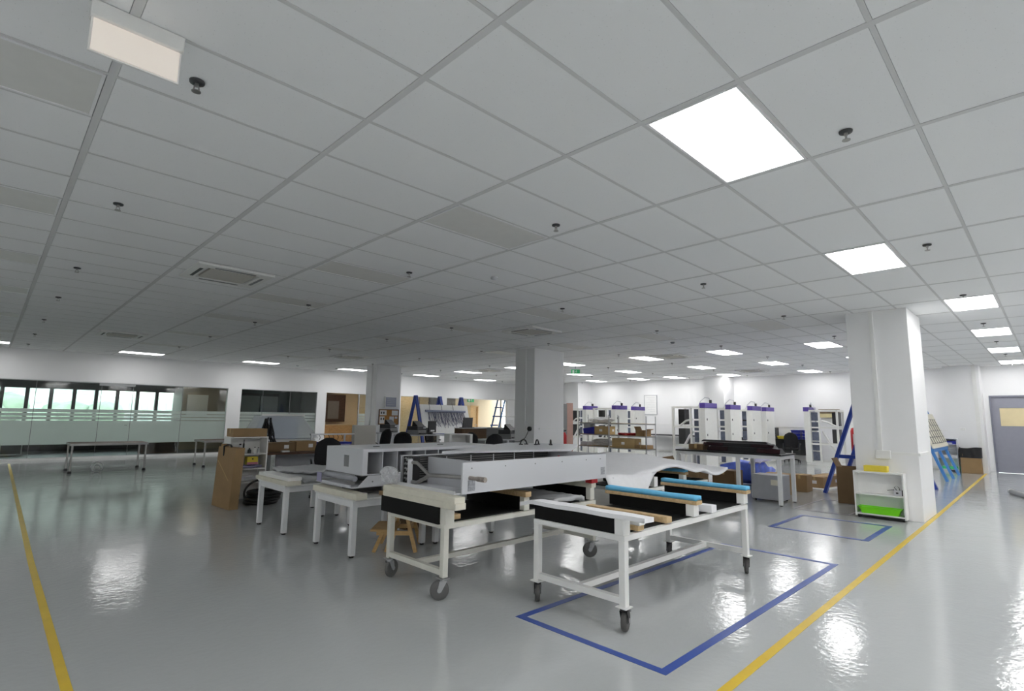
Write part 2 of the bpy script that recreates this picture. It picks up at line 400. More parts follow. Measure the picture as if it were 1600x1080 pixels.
# free-standing pillars, each with surface conduit
p1 = struct(box(10.207, 11.378, 1.51, 2.35, 0, CE), 'pillar', M['pillar'], bevel=.006)
p2 = struct(box(10.1, 11.28, 9.44, 10.15, 0, CE), 'pillar', M['pillar'], bevel=.006)
p3 = struct(box(10.07, 11.1, 17.3, 18.05, 0, CE), 'pillar', M['pillar'], bevel=.006)
MB().box(10.183, 10.207, 1.965, 2.02, 1.0, CE).build('conduit', M['white'], p1)
tr = MB().box(10.185, 10.207, 1.51, 1.86, .985, 1.03).box(10.185, 11.0, 1.486, 1.51, .985, 1.03); tr.build('cable_trunking', M['white'], p1)
MB().box(10.165, 10.207, 1.86, 2.06, .92, 1.05).build('socket_box', M['white'], p1, bevel=.004)
MB().box(10.076, 10.1, 9.74, 9.79, 1.1, CE).build('conduit', M['pillar'], p2)
MB().box(10.28, 11.27, 9.418, 9.44, 1.19, 1.21).build('cable_trunking', M['white'], p2)
MB().box(10.046, 10.07, 17.6, 17.66, 1.1, CE).build('conduit', M['pillar'], p3)
MB().box(10.046, 10.07, 17.58, 17.72, 1.12, 1.3).build('socket_box', M['white'], p3)

# grey double door at the right
door = struct(MB().box(X1-.02, X1+.1, DY0, DY0+.05, 0, DH).box(X1-.02, X1+.1, DY1-.05, DY1, 0, DH).box(X1-.02, X1+.1, DY0+.05, DY1-.05, DH-.05, DH), 'door_1', mat('door_frame_grey', (.22, .225, .28), .4))
dl = MB(); vy0, vy1, vz0, vz1 = .62, 1.2, 1.43, 1.98
dl.box(X1+.02, X1+.06, .53, DY1-.05, .01, vz0).box(X1+.02, X1+.06, .53, DY1-.05, vz1, DH-.05).box(X1+.02, X1+.06, .53, vy0, vz0, vz1).box(X1+.02, X1+.06, vy1, DY1-.05, vz0, vz1)
leaf1 = dl.build('door_leaf', M['doorgrey'], door)
box(X1+.035, X1+.045, vy0, vy1, vz0, vz1).build('vision_panel', M['cream_lit'], leaf1)  # cream glow put into the pane as weak emission
box(X1+.02, X1+.06, DY0+.05, .525, .01, DH-.05).build('door_leaf', M['doorgrey'], door)
box(X1+.1, X1+.2, DY0-.1, DY1+.1, 0, DH+.1).build('door_backing', M['darkroom'], door)

# glass partition panes, frosted bands, joints
def glazing(name, x0, x1, joints, door_between=None, frost=True, dark=False):
    xsj = [x0]+joints+[x1]
    fr = MB().box(x0, x1, Y1+.06, Y1+.1, GT-.02, GT).box(x0, x1, Y1+.06, Y1+.1, .06, .075)
    wn = struct(fr, name, M['zinc'])
    for a, b in zip(xsj[:-1], xsj[1:]):
        pane = box(a+.004, b-.004, Y1+.075, Y1+.085, .075, GT-.02).build('glass_pane', M['glass'], wn)
        if frost:
            fm = MB()
            for z0, z1 in ((.46, 1.185), (1.205, 1.295), (1.315, 1.405), (1.425, 1.53)):
                fm.box(a+.004, b-.004, Y1+.071, Y1+.0745, z0, z1)
            fm.build('frosted_film', M['frost'], pane)
    for x in joints: box(x-.007, x+.007, Y1+.067, Y1+.09, .075, GT-.02).build('glass_joint', M['grey'], wn)
    return wn
w1 = glazing('window_1', -5.2, 6.28, [-3.4, -1.2, 1.0, 2.57, 3.41, 4.85])
MB().lathe((3.3, Y1+.06, 1.03), [(.035, 0), (.035, .01)], 10).build('door_lock', M['darkgrey'], w1)
MB().bar((2.5, Y1+.05, GT-.05), (3.45, Y1+.05, GT-.05), .03, .08).build('door_rail', M['zinc'], w1)
glazing('window_2', 6.75, 9.68, [7.55, 8.6])
glazing('window_3', 11.62, 13.2, [12.4])
struct(box(11.58, 11.62, Y1+.05, Y1+.11, .06, GT), 'trim_1', M['zinc'])
w4 = glazing('window_4', 13.7, 16.03, [14.8], frost=False)
w5 = glazing('window_5', 16.38, 18.0, [17.35], frost=False)
sill = MB()
for a, b in ops: sill.box(a, b, Y1-.012, Y1, 0, .07)
struct(sill, 'baseboard_left', M['white'])

# room beyond the glass: back wall's backlit shade put into its colour, outside windows
YB = 26.0
wb = MB()
WZ0, WZ1 = 1.0, 2.31
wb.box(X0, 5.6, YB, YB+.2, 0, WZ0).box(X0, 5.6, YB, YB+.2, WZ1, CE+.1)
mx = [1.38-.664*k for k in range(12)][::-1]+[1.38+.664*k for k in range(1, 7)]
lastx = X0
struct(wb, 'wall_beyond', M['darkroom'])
mm = MB()
wout = struct(MB().box(X0, 5.6, YB+.02, YB+.12, WZ0, WZ0+.04).box(X0, 5.6, YB+.02, YB+.12, WZ1-.03, WZ1), 'window_6', M['darkroom'])
gx0 = -4.98
while gx0 < 5.5:
    box(gx0-.055, gx0+.055, YB-.02, YB+.14, WZ0, WZ1).build('mullion', M['darkroom'], wout)
    box(gx0+.055, min(5.6, gx0+.664-.055), YB+.08, YB+.09, WZ0, WZ1).build('glass_pane', M['glass'], wout)
    gx0 += .664
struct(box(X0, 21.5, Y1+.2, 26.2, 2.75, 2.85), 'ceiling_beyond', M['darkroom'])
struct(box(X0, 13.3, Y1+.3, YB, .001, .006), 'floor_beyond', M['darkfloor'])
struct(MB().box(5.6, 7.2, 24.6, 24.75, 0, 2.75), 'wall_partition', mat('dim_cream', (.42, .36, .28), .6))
struct(box(5.6, 5.75, 24.75, 26.2, 0, 2.75), 'wall_partition', M['darkroom'])
tag(box(5.75, 6.5, 24.53, 24.59, 1.35, 2.2).build('whiteboard', M['paper']), 'pale whiteboard on the dim wall behind the left glass end', 'whiteboard')
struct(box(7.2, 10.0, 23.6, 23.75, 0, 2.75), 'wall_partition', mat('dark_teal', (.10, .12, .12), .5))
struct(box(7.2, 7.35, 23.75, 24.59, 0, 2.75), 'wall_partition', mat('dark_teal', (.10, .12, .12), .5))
dd = thing('dark_cabinet', 'dark framed double cupboard behind the second glass panel', 'cabinet', (8.1, 23.2, 0))
box(-.75, .75, 0, .38, 0, 2.3).build('body', M['darkgrey'], dd)
for s in (-1, 1):
    dr = box(.03 if s > 0 else -.72, .72 if s > 0 else -.03, -.02, 0, .15, 2.2).build('door', mat('cupboard_grey', (.26, .28, .28), .5), dd)
    box(s*.08-.012, s*.08+.012, -.045, -.02, 1.25, 1.5).build('handle', M['black'], dr)
# low dark things seen under the frosting, left
for k, (x, y, w_, h_, m, lab, nm) in enumerate([(-1.6, 24.9, .5, .4, 'grey', 'low grey pedestal box under the frosted glass, far left', 'pedestal_box'),
        (.7, 24.2, .55, .5, 'lgrey', 'light grey drawer pedestal seen under the frosted glass', 'pedestal_box'), (4.6, 23.0, 1.1, .42, 'brownwood', 'low brown wooden box seen below the frosted glass door', 'wooden_box')]):
    t = thing(nm, lab, 'box', (x, y, .006))
    box(-w_/2, w_/2, -.25, .25, 0, h_).build('body', M[m], t, bevel=.01)
    box(-w_/2+.03, w_/2-.03, -.262, -.25, .05, h_-.05).build('front_panel', M['darkgrey' if m != 'brownwood' else 'darkwood'], t)
# warm lit rooms behind openings 3 to 5
struct(box(10.0, 10.1, Y1+WT, 24.0, 0, 2.75), 'wall_partition', M['wall'])
struct(MB().box(10.1, 13.5, 23.9, 24.0, 0, 2.75), 'wall_partition', M['creamwall'])
cb = thing('brown_cupboard', 'dark brown wooden cupboard with a grey pane behind the third opening', 'cabinet', (11.3, 23.45, 0))
MB().box(-.7, .75, 0, .4, 1.15, 2.4).build('body', M['darkwood'], cb)
box(-.12, .42, -.02, 0, 1.28, 2.1).build('door', mat('brown_pane', (.16, .13, .11), .3), cb)
ct = thing('orange_counter', 'orange wooden counter below the brown cupboard', 'counter', (11.3, 22.9, 0))
box(-.9, .9, 0, .55, 0, 1.0).build('body', M['orangewood'], ct)
box(-.93, .93, -.03, .58, 1.0, 1.04).build('top', M['lightwood'], ct)
for x in (-.55, -.05): box(x-.2, x+.2, -.015, 0, .1, .9).build('door', M['orangewood'], ct)
struct(MB().box(13.5, 16.2, 22.6, 22.75, 0, 2.75), 'wall_partition', M['lightwood'])
struct(MB().box(16.2, 22.4, 23.6, 23.75, 0, 2.75), 'wall_partition', M['creamwall'])
d2 = struct(MB().box(19.35, 19.42, 23.5, 23.6, 0, 2.1).box(20.33, 20.4, 23.5, 23.6, 0, 2.1).box(19.42, 20.33, 23.5, 23.6, 2.02, 2.1), 'door_2', M['doorwood'])
d2l = box(19.42, 20.33, 23.55, 23.6, 0, 2.02).build('door_leaf', M['doorwood'], d2)
box(20.2, 20.28, 23.5, 23.55, .98, 1.02).build('door_handle', M['steel'], d2l)
br = thing('brown_partition', 'dark brown panelled cupboard left of the wooden door', 'cabinet', (17.3, 22.9, 0))
box(-.9, .9, 0, .6, 0, 2.6).build('body', M['brownwood'], br)
for x in (-.45, .45): box(x-.42, x+.42, -.02, 0, .1, 2.5).build('door', M['darkwood'], br)
def exit_sign(name, label, loc, rz, s=1.0):
    t = thing(name, label, 'exit sign', loc, rz)
    box(-.2*s, .2*s, -.02, .02, -.1*s, .1*s).build('sign_box', M['exitgreen'], t)
    p = MB()   # running figure and doorway
    p.box(-.15*s, -.06*s, -.026, -.021, -.07*s, .07*s)
    p.lathe((.03*s, -.024, .045*s), [(.014*s, 0), (.014*s, .016*s)], 8)
    p.bar((.03*s, -.024, .04*s), (.01*s, -.024, -.01*s), .022*s, .006, (0, 1, 0)).bar((.01*s, -.024, -.01*s), (.05*s, -.024, -.03*s), .014*s, .006, (0, 1, 0)).bar((.05*s, -.024, -.03*s), (.05*s, -.024, -.07*s), .014*s, .006, (0, 1, 0))
    p.bar((.01*s, -.024, -.01*s), (-.02*s, -.024, -.05*s), .014*s, .006, (0, 1, 0)).bar((.03*s, -.024, .03*s), (.07*s, -.024, .01*s), .012*s, .006, (0, 1, 0))
    p.build('pictogram', M['paper'], t)
    return t
exit_sign('exit_sign', 'green exit sign above the wooden door behind the glass', (19.85, 23.57, 2.42), 0, 1.2)
# warm lamps added behind the glass to brighten the rooms
for (x, y, lab) in ((11.6, 22.3, 'added warm fill lamp above the orange counter'), (14.9, 21.95, 'added warm fill lamp behind the fourth glass opening'), (18.8, 22.6, 'added warm fill lamp before the wooden door'), (6.0, 23.6, 'added dim warm fill lamp behind the left glass wall')):
    t = thing('corridor_fill_lamp', lab, 'ceiling light', (x, y, 2.75))
    MB().box(-.32, .32, -.17, .17, -.03, 0).build('housing', M['panelframe'], t)
    box(-.3, .3, -.15, .15, -.034, -.0301).build('diffuser', mat('warm_fill', (1, .86, .66), .5, var=0, emit=9 if x > 7 else 5) if x > 7 else mat('warm_fill_dim', (1, .86, .66), .5, var=0, emit=4), t)
# outdoors beyond the windows
struct(box(-400, 260, 60, 700, -14, -13), 'ground', M['leaf'])
def far_building(x, y, w_, d_, h_, label, rowsn, cols):
    t = thing('far_building', label, 'building', (x, y, -13))
    box(-w_/2, w_/2, 0, d_, 0, h_).build('wall', M['conc'], t)
    m = MB()
    for r in range(rowsn):
        for c in range(cols):
            xx = -w_/2+(c+.5)*w_/cols; zz = h_*(.35+.62*(r+.3)/rowsn)
            m.box(xx-w_/cols*.3, xx+w_/cols*.3, -.3, -.02, zz, zz+h_*.3/rowsn)
    m.build('windows', M['farwin'], t, kind='stuff'); return t
far_building(6, 190, 34, 14, 21.5, 'pale long apartment block far beyond the windows', 5, 14)
far_building(-9, 230, 15, 14, 22.8, 'pale tower block far left of the long apartment block', 6, 5)
far_building(26, 170, 22, 10, 18.2, 'low grey-blue building right of the far apartment block', 3, 8)
def tree_line(x, y, w_, h_, label):
    m = MB(); n = int(w_/3)
    for k in range(n):
        c = (x-w_/2+w_*k/n+random.uniform(-1, 1), y+random.uniform(-2, 2), -13); r = random.uniform(2.2, 3.6); hh = h_*random.uniform(.85, 1.1)
        m.lathe(c, [(.3, 0), (.3, hh-2.2*r*.8), (r*.8, hh-r*1.5), (r, hh-r*.8), (r*.75, hh-.25*r), (.1, hh)], 7)
    o = m.build('tree_line', M['leaf']); o['kind'] = 'stuff'; tag(o, label, 'trees'); return o
tree_line(-14, 110, 26, 15.6, 'hazy row of green trees outside the left windows')
tree_line(6, 125, 24, 16.4, 'hazy clump of trees in front of the apartment block')

# ================================================================== FLOOR TAPE
def tape(name, label, pts, w_, m):
    mb = MB()
    for (a, b) in pts:
        mb.bar((a[0], a[1], .0015), (b[0], b[1], .0015), w_, .002)
    return tag(mb.build(name, m), label, 'floor tape')
tape('yellow_floor_tape', 'long yellow tape line running past the near pillar to the grey door', [((.6, 1.40), (11.2, 1.475)), ((11.2, 1.475), (21.7, 1.60))], .058, M['yellow'])
tape('yellow_floor_tape', 'yellow tape line at the far left of the floor', [((.46, 2.0), (.47, 7.2)), ((.47, 7.2), (.6, 20.4))], .05, M['yellow'])
def rect_tape(label, x0, x1, y0, y1, w_, m):
    mb = MB(); z = .0015
    mb.box(x0, x1, y0, y0+w_, .0005, .0022).box(x0, x1, y1-w_, y1, .0005, .0022).box(x0, x0+w_, y0+w_, y1-w_, .0005, .0022).box(x1-w_, x1, y0+w_, y1-w_, .0005, .0022)
    return tag(mb.build('blue_floor_tape', m), label, 'floor tape')
rect_tape('large blue tape rectangle on the floor under the padded trolley', 3.0, 6.55, 1.73, 2.98, .06, M['blue_t'])
rect_tape('smaller blue tape rectangle on the floor before the low bookcase', 8.08, 9.5, 1.78, 3.0, .07, M['blue_t'])
rect_tape('faint tape rectangle on the floor beside the table of light bars', 10.05, 11.7, 2.45, 3.3, .03, mat('faded_tape', (.26, .24, .30), .4))

# ================================================================== CEILING FITTINGS
def sprinkler(label):
    t = thing('sprinkler', label, 'sprinkler', (0, 0, CE), 0, 'ceiling sprinklers')
    MB().lathe((0, 0, 0), [(.039, 0), (.037, -.011), (.018, -.014)], 14).build('rose', M['darkgrey'], t)
    m = MB().cyl((0, 0, -.014), (0, 0, -.03), .011, 8)
    m.bar((-.011, 0, -.028), (-.013, 0, -.055), .006).bar((.011, 0, -.028), (.013, 0, -.055), .006); m.build('frame', M['steel'], t)
    MB().lathe((0, 0, -.058), [(.024, 0), (.024, -.004)], 12).build('deflector', M['steel'], t)
    return t
sp0 = None
ys = [.77, 3.16, 5.62, 8.6, 11.1, 14.1, 17.0, 19.8]
colw = ['leftmost line', 'second line from the left', 'third line', 'fourth line', 'fifth line', 'sixth line', 'seventh line', 'eighth line']
for k, x in enumerate([.64+3.02*q for q in range(8)]):
    n = 0
    for y in ys:
        p = proj(x, y, CE-.03)
        if not p or not (5 < p[0] < 1595 and 5 < p[1]): continue
        lab = 'small dark ceiling sprinkler, %s of the %s' % (ORD[n], colw[k]); n += 1
        if k == 0 and n == 1: lab = 'small dark ceiling sprinkler beside the hanging sign box'
        if sp0 is None: sp0 = sprinkler(lab); sp0.location = (x, y, CE)
        else: dup(sp0, (x, y, CE), 0, lab)

def cassette(label):
    t = thing('ceiling_air_conditioner', label, 'air conditioner', (0, 0, CE), 0, 'ceiling air conditioners')
    m = MB().box(-.45, .45, -.45, -.3, -.035, -.001).box(-.45, .45, .3, .45, -.035, -.001).box(-.45, -.3, -.3, .3, -.035, -.001).box(.3, .45, -.3, .3, -.035, -.001)
    m.build('face_panel', M['ac'], t, bevel=.008)
    box(-.27, .27, -.27, .27, -.032, -.004).build('grille', M['acgrille'], t)
    for k in range(4):
        a = k*PI/2; c, s = math.cos(a), math.sin(a)
        mb = MB(); mb.bar((c*.36-s*.24, s*.36+c*.24, -.037), (c*.36+s*.24, s*.36-c*.24, -.037), .035, .006); mb.build('louvre', M['darkgrey'] if k in (2,) else M['grey'], t)
    return t
ac0 = None
for (x, y, lab) in [(2.08, 7.5, 'white square ceiling air conditioner, nearest, at the left'), (2.1, 15.3, 'white ceiling air conditioner farther down the left side'),
        (8.03, 7.6, 'white ceiling air conditioner in front of the middle pillar'), (13.9, 7.6, 'white ceiling air conditioner right of the middle pillar'),
        (7.95, 15.4, 'white ceiling air conditioner before the pillar with the cork board'), (13.9, 15.4, 'small distant ceiling air conditioner left of the middle pillar'), (19.7, 7.6, 'small distant ceiling air conditioner by the right wall column')]:
    if ac0 is None: ac0 = cassette(lab); ac0.location = (x, y, CE)
    else: dup(ac0, (x, y, CE), 0, lab)
# hanging sign box, top left
hs = thing('hanging_sign_box', 'white hanging sign box with blank lit panel, top left', 'exit sign', (.325, 2.83, CE))
box(-.18, .18, -.012, .05, -.075, 0).build('housing', M['ac'], hs, bevel=.004)
sg = box(-.175, .175, .012, .026, -.235, -.07).build('sign_frame', M['ac'], hs)
box(-.166, .166, .006, .0118, -.228, -.078).build('sign_panel', M['signlit'], sg)
def dome(label, x, y, m):
    t = thing('smoke_detector', label, 'detector', (x, y, CE))
    MB().lathe((0, 0, 0), [(.05, 0), (.05, -.015), (.035, -.035), (.01, -.04)], 14).build('body', M[m], t)
    MB().lathe((0, 0, -.02), [(.047, 0), (.04, -.006)], 14).build('vent_ring', M['darkgrey'], t)
dome('small round smoke detector among the ceiling tiles before the middle pillar', 4.55, 4.99, 'lgrey')
dome('small dark dome on the ceiling right of the middle pillar', 11.4, 6.2, 'grey')
dome('small dome camera on the ceiling above the left glass wall', 8.2, 19.9, 'lgrey')
e2 = exit_sign('exit_sign', 'small green exit sign hanging beside the middle pillar', (14.0, 11.2, 3.03), math.radians(-45), .72)
MB().box(-.01, .01, -.01, .01, .1, .24).build('hanger', M['grey'], e2)

# ================================================================== TROLLEYS
def caster(t, x, y, ang, dark=True, R=.068, plate_z=.165, wheel='wheel'):
    c, s = math.cos(ang), math.sin(ang)
    fm = M['black'] if dark else M['zinc']
    fk = MB()
    ax, ay = x+c*.03, y+s*.03                         # axle a little behind the swivel
    nx, ny = -s, c
    for q in (-1, 1):
        a = (x+nx*q*.024, y+ny*q*.024); b = (ax+nx*q*.024, ay+ny*q*.024)
        fk.add([(a[0]-c*.03, a[1]-s*.03, plate_z-.025), (a[0]+c*.03, a[1]+s*.03, plate_z-.025), (b[0]+c*.016, b[1]+s*.016, R-.01), (b[0]-c*.016, b[1]-s*.016, R-.01)] +
               [(v[0]+nx*q*.004, v[1]+ny*q*.004, v[2]) for v in [(a[0]-c*.03, a[1]-s*.03, plate_z-.025), (a[0]+c*.03, a[1]+s*.03, plate_z-.025), (b[0]+c*.016, b[1]+s*.016, R-.01), (b[0]-c*.016, b[1]-s*.016, R-.01)]],
               [(0, 1, 2, 3), (7, 6, 5, 4), (0, 4, 5, 1), (1, 5, 6, 2), (2, 6, 7, 3), (3, 7, 4, 0)])
    fk.cyl((x, y, plate_z-.03), (x, y, plate_z-.008), .03, 12)
    f = fk.build('caster', fm, t)
    MB().box(x-.045, x+.045, y-.045, y+.045, plate_z-.008, plate_z).build('mounting_plate', M['white'] if dark else M['zinc'], f)
    wm = MB(); prof = [(R-.006, -.018), (R, -.011), (R, .011), (R-.006, .018)]
    n = 22; vs = []
    for (r, o) in [(.02, -.016)]+prof+[(.02, .016)]:
        vs += [(ax+nx*o+c*r*math.cos(2*PI*j/n), ay+ny*o+s*r*math.cos(2*PI*j/n), R+r*math.sin(2*PI*j/n)) for j in range(n)]
    k = 6; wm.add(vs, [(i*n+j, i*n+(j+1) % n, (i+1)*n+(j+1) % n, (i+1)*n+j) for i in range(k-1) for j in range(n)], True)
    wm.build('wheel', M[wheel], f)
    MB().cyl((ax-nx*.03, ay-ny*.03, R), (ax+nx*.03, ay+ny*.03, R), .018, 10).build('hub', M['zinc'], f)
    if dark:
        MB().bar((ax+c*.05, ay+s*.05, plate_z-.04), (ax+c*.085, ay+s*.085, plate_z-.06), .04, .012).build('brake', M['grey'], f)

def make_trolley(name, label, L, W, H, m, angs, dark=True, wheel='wheel', R=.068):
    """local x along the length 0..L, y 0..W, legs at the corners; deck at H"""
    t = thing(name, label, 'trolley')
    PZ = .175
    for (x, y) in ((0, 0), (0, W), (L, 0), (L, W)):
        box(x-.026, x+.026, y-.026, y+.026, PZ, H-.04).build('leg', M[m], t, bevel=.004)
    box(-.026, .026, -.026, W+.026, H-.04, H).build('end_rail', M[m], t)
    box(L-.026, L+.026, -.026, W+.026, H-.04, H).build('end_rail', M[m], t)
    for y in (0, W): box(.026, L-.026, y-.026, y+.026, H-.04, H).build('side_rail', M[m], t)
    for x in (0, L): box(x-.022, x+.022, .026, W-.026, .19, .235).build('lower_end_rail', M[m], t)
    box(.022, L-.022, W/2-.022, W/2+.022, .19, .235).build('lower_long_rail', M[m], t)
    box(.02, L-.02, .02, W-.02, H+.0005, H+.012).build('deck', M['black_mat'], t)
    for (x, y), a in zip(((0, 0), (0, W), (L, 0), (L, W)), angs): caster(t, x, y, a, dark, R, PZ, wheel)
    return t

def cross_board(t, x, W, z0, z1, m, post=True, foam=None, th=.04):
    box(x-th/2, x+th/2, .045, W+.02, z0, z1).build('cross_board', M['black_mat'], t)
    for y in ((0,) if post else ()):
        box(x-.045, x+.045, -.03, .045, z0, z1).build('board_post', M[m], t, bevel=.003)
    if foam:
        box(x-.05, x+.05, -.06, W+.05, z1, z1+.032).build('timber_cap', M['timber'], t, bevel=.003)
        def fz(u, v):
            return (x-.048+.096*v, -.055+(W+.1)*u, z1+.032+.038+.0015*math.sin(u*13+v)+(.003 if .18 < v < .82 else -.002))
        MB().grid(fz, 24, 5, .034).build('foam_pad', M['foam_b'], t)

TA = make_trolley('padded_trolley', 'white castered trolley with two blue foam-topped boards, nearest the camera', 2.12, .83, .66, 'white', (.33, .80, .45, .6), R=.075)
TA.location = (3.355, 2.25, 0)
box(-.02, .02, .045, .85, .662, .77).build('cross_board', M['black_mat'], TA)
box(-.045, .045, -.03, .045, .662, .772).build('board_post', M['white'], TA, bevel=.003)
cross_board(TA, 1.06, .83, .672, .77, 'white', True, True)
cross_board(TA, 2.1, .83, .672, .77, 'white', True, True)
# things lying on it
def foam_strip():
    def fz(u, v):
        y = 3.24-1.2*u; sag = -.03*max(0, 1-u*9)**1 if u < .11 else 0; lift = .012*math.sin(u*6.5)
        return (3.30+.125*v+.008*math.sin(u*6)*(v-.5), y, .808+.002*math.sin(u*15+v*2)+sag)
    return tag(MB().grid(fz, 30, 4, .032, smooth=False).build('white_foam_strip', M['foam_w']), 'long white foam strip lying on the front board of the padded trolley', 'foam')
foam_strip()
def block(name, label, x0, x1, y0, y1, z0, z1, m, rz=0, cat='timber'):
    cx, cy = (x0+x1)/2, (y0+y1)/2
    o = box(-(x1-x0)/2, (x1-x0)/2, -(y1-y0)/2, (y1-y0)/2, 0, z1-z0).build(name, M[m], None, (cx, cy, z0), rz, bevel=.004)
    return tag(o, label, cat)
block('timber_block', 'short bare timber block on the trolley deck beneath a white block', 3.49, 3.57, 2.21, 3.0, .673, .712, 'timber')
block('white_block', 'white painted block stacked on the short timber block under the foam', 3.49, 3.57, 2.2, 2.95, .712, .755, 'white', cat='block')
block('timber_length', 'bare timber length between the front and middle trolley boards', 3.92, 4.0, 2.22, 3.02, .673, .72, 'timber')
block('white_foam_bar', 'short white wrapped bar behind the middle blue-topped board', 4.66, 4.76, 2.2, 3.0, .673, .735, 'foam_w', cat='foam')

# trolley E, far end, under the big white sheet
TE = make_trolley('sheet_trolley', 'white trolley beyond the padded one, covered by a white foam sheet', 1.95, .8, .58, 'white', (2.2, 1.0, 3.0, 2.2))
TE.location = (6.05, 3.86, 0)
cross_board(TE, .45, .8, .592, .72, 'white', True)
cross_board(TE, 1.25, .8, .592, .70, 'white', True, True)
def big_sheet():
    xsn = [5.35, 5.75, 6.1, 6.5, 6.9, 7.4, 7.9, 8.35, 8.75]
    zf = [.80, .765, .81, .87, .85, .78, .72, .68, .72]
    zb = [.86, .90, .95, .98, .97, .93, .87, .80, .77]
    def ip(a, t):
        k = min(int(t*8), 7); q = t*8-k; q = q*q*(3-2*q); return a[k]*(1-q)+a[k+1]*q
    def fz(u, v):
        x = 5.35+3.4*u; z = ip(zf, u)*(1-v)+ip(zb, u)*v+.02*math.sin(v*5+u*9)*math.sin(u*14)+.012*math.sin(u*31+v*4)*(1-v)
        z += .05*math.exp(-((u-.42)**2/.012+(v-.55)**2/.05))
        return (x+.1*math.sin(v*3), 3.72+1.15*v+.05*math.sin(u*7)+.16*max(0, u-.75)*4*(1-v)*.5, z)
    return tag(MB().grid(fz, 48, 16, .035).build('white_foam_sheet', M['foam_w']), 'large wavy white foam sheet draped across the far trolley', 'foam')
big_sheet()
def hang_sheet():
    def fz(u, v):
        xr = 6.5-.9*v**.7; x = 5.25+(xr-5.25)*u; zt = .80+.03*math.exp(-((x-5.3)/.3)**2)
        return (x, 3.76-.10*math.sin(min(1, v*2)*PI/2)-.04*math.sin(u*4), zt-.62*v+.006*math.sin(u*8))
    return tag(MB().grid(fz, 18, 14, (0, -.012, 0)).build('hanging_foam_sheet', M['foam_w']), 'white foam sheet hanging down the front of the far trolley', 'foam')
hang_sheet()

# trolley B carrying the coil chassis
TB = make_trolley('chassis_trolley', 'cream castered trolley carrying the open grey coil chassis', 2.02, .82, .60, 'cream', (2.5, .3, 2.36, 1.1), False, 'wheelgrey', .078)
TB.location = (2.82, 3.64, 0)
box(-.05, -.027, .03, .93, .60-.005, .735).build('cross_board', M['black_mat'], TB)
box(-.03, .06, -.045, .03, .602, .735).build('board_post', M['cream'], TB)
for z0, z1, e in ((.735, .788, 0), (.788, .835, .012)):
    box(-.055, .055, -.2+e, .9, z0, z1).build('timber_beam', M['creamboard'], TB, bevel=.004)
for x, zt in ((.95, .735), (1.98, .74)):
    box(x-.02, x+.02, .03, .84, .612, zt).build('cross_board', M['black_mat'], TB)
    box(x-.035, x+.035, -.03, .03, .612, zt).build('board_post', M['cream'], TB)
    box(x-.04, x+.04, -.05, .86, zt, zt+.048).build('timber_beam', M['timber' if x < 1.5 else 'creamboard'], TB)
box(1.93, 2.04, -.06, .03, .788, .835).build('red_cushion', M['red'], TB, bevel=.006)
for x, z in ((.5, .612),):
    pass
block('timber_offcut', 'small timber offcut on the deck behind the front post of the cream trolley', 2.92, 3.02, 3.68, 3.95, .613, .655, 'timber')
# plastic wrapped bundle on the deck
def wrapped_bundle():
    def fz(u, v):
        return (4.15+.5*v, 3.6+.75*u, .655+.03*math.sin(v*PI)+.012*math.sin(u*17+v*9)+.008*math.sin(v*31))
    return tag(MB().grid(fz, 24, 10, .04).build('wrapped_bundle', M['wrapthick']), 'plastic wrapped bundle on the deck of the cream trolley', 'bundle')
wrapped_bundle()

# ---------------------------------------------------------------- chassis B (coil unit)
CB = thing('coil_chassis', 'open pale grey sheet-metal chassis with black coil and branched pipe', 'chassis', (2.93, 3.56, .8355))
Lc, Wc, Hc = 2.06, .98, .262
fp = MB().box(0, Lc, 0, .006, 0, Hc).box(0, .045, .006, .02, 0, Hc).box(.045, Lc, .006, .03, Hc-.006, Hc).box(Lc-.03, Lc, .006, .02, 0, Hc)
fpan = fp.build('front_panel', M['sheet'], CB)
for x in (.1, .5, .9, 1.3, 1.7, 1.95): MB().cyl((x, -.003, Hc-.05), (x, 0, Hc-.05), .006, 8).build('screw', M['grey'], fpan)
box(.06, .14, -.002, 0, .02, .11).build('grey_label', M['label'], fpan)
box(Lc-.1, Lc-.03, -.002, 0, .04, .12).build('grey_label', M['label'], fpan)
box(-.06, Lc, .02, Wc, 0, .008).build('base_tray', M['sheet'], CB)
box(-.07, -.06, .02, Wc, 0, .03).build('tray_lip', M['sheet'], CB)
ew = MB().hexa([(.2, .02, .008), (.215, .02, .008), (.215, Wc-.2, .008), (.2, Wc-.2, .008)], [(.2, .02, Hc-.004), (.215, .02, Hc-.004), (.215, Wc-.2, Hc-.004), (.2, Wc-.2, Hc-.004)])
ew.build('end_wall', M['inner'], CB)
box(Lc-.012, Lc-.002, .03, Wc, .008, Hc).build('end_wall', M['inner'], CB)
# finned coil with hairpin bends
coil = MB().box(.1, Lc-.1, Wc-.2, Wc-.06, .02, Hc-.01).build('coil_core', M['black'], CB)
fins = MB()
for k in range(10): fins.box(.1, Lc-.1, Wc-.206, Wc-.2, .03+k*.0225, .036+k*.0225)
fins.build('coil_tubes', mat('coil_tube', (.20, .195, .19), .35, metal=.6), coil)
for k in range(5): box(.42+.32*k, .428+.32*k, Wc-.209, Wc-.2, .02, Hc-.01).build('coil_bracket', M['lgrey'], coil)
box(.02, .1, Wc-.21, Wc-.05, .012, Hc).build('coil_end_plate', M['black'], coil)
hp = MB()
for r in range(5):
    for c in range(3):
        hp.torus((.015, Wc-.185+c*.045, .045+r*.046), .017, .007, 'x', 8, 6, 0 if (r+c) % 2 else .6, PI if (r+c) % 2 else PI+.6)
hp.build('hairpin_bends', M['zinc'], coil)
box(-.04, .0, Wc-.235, Wc-.21, .01, Hc-.02).build('coil_flange', M['sheet'], CB)
pp = MB()
yc = Wc-.24
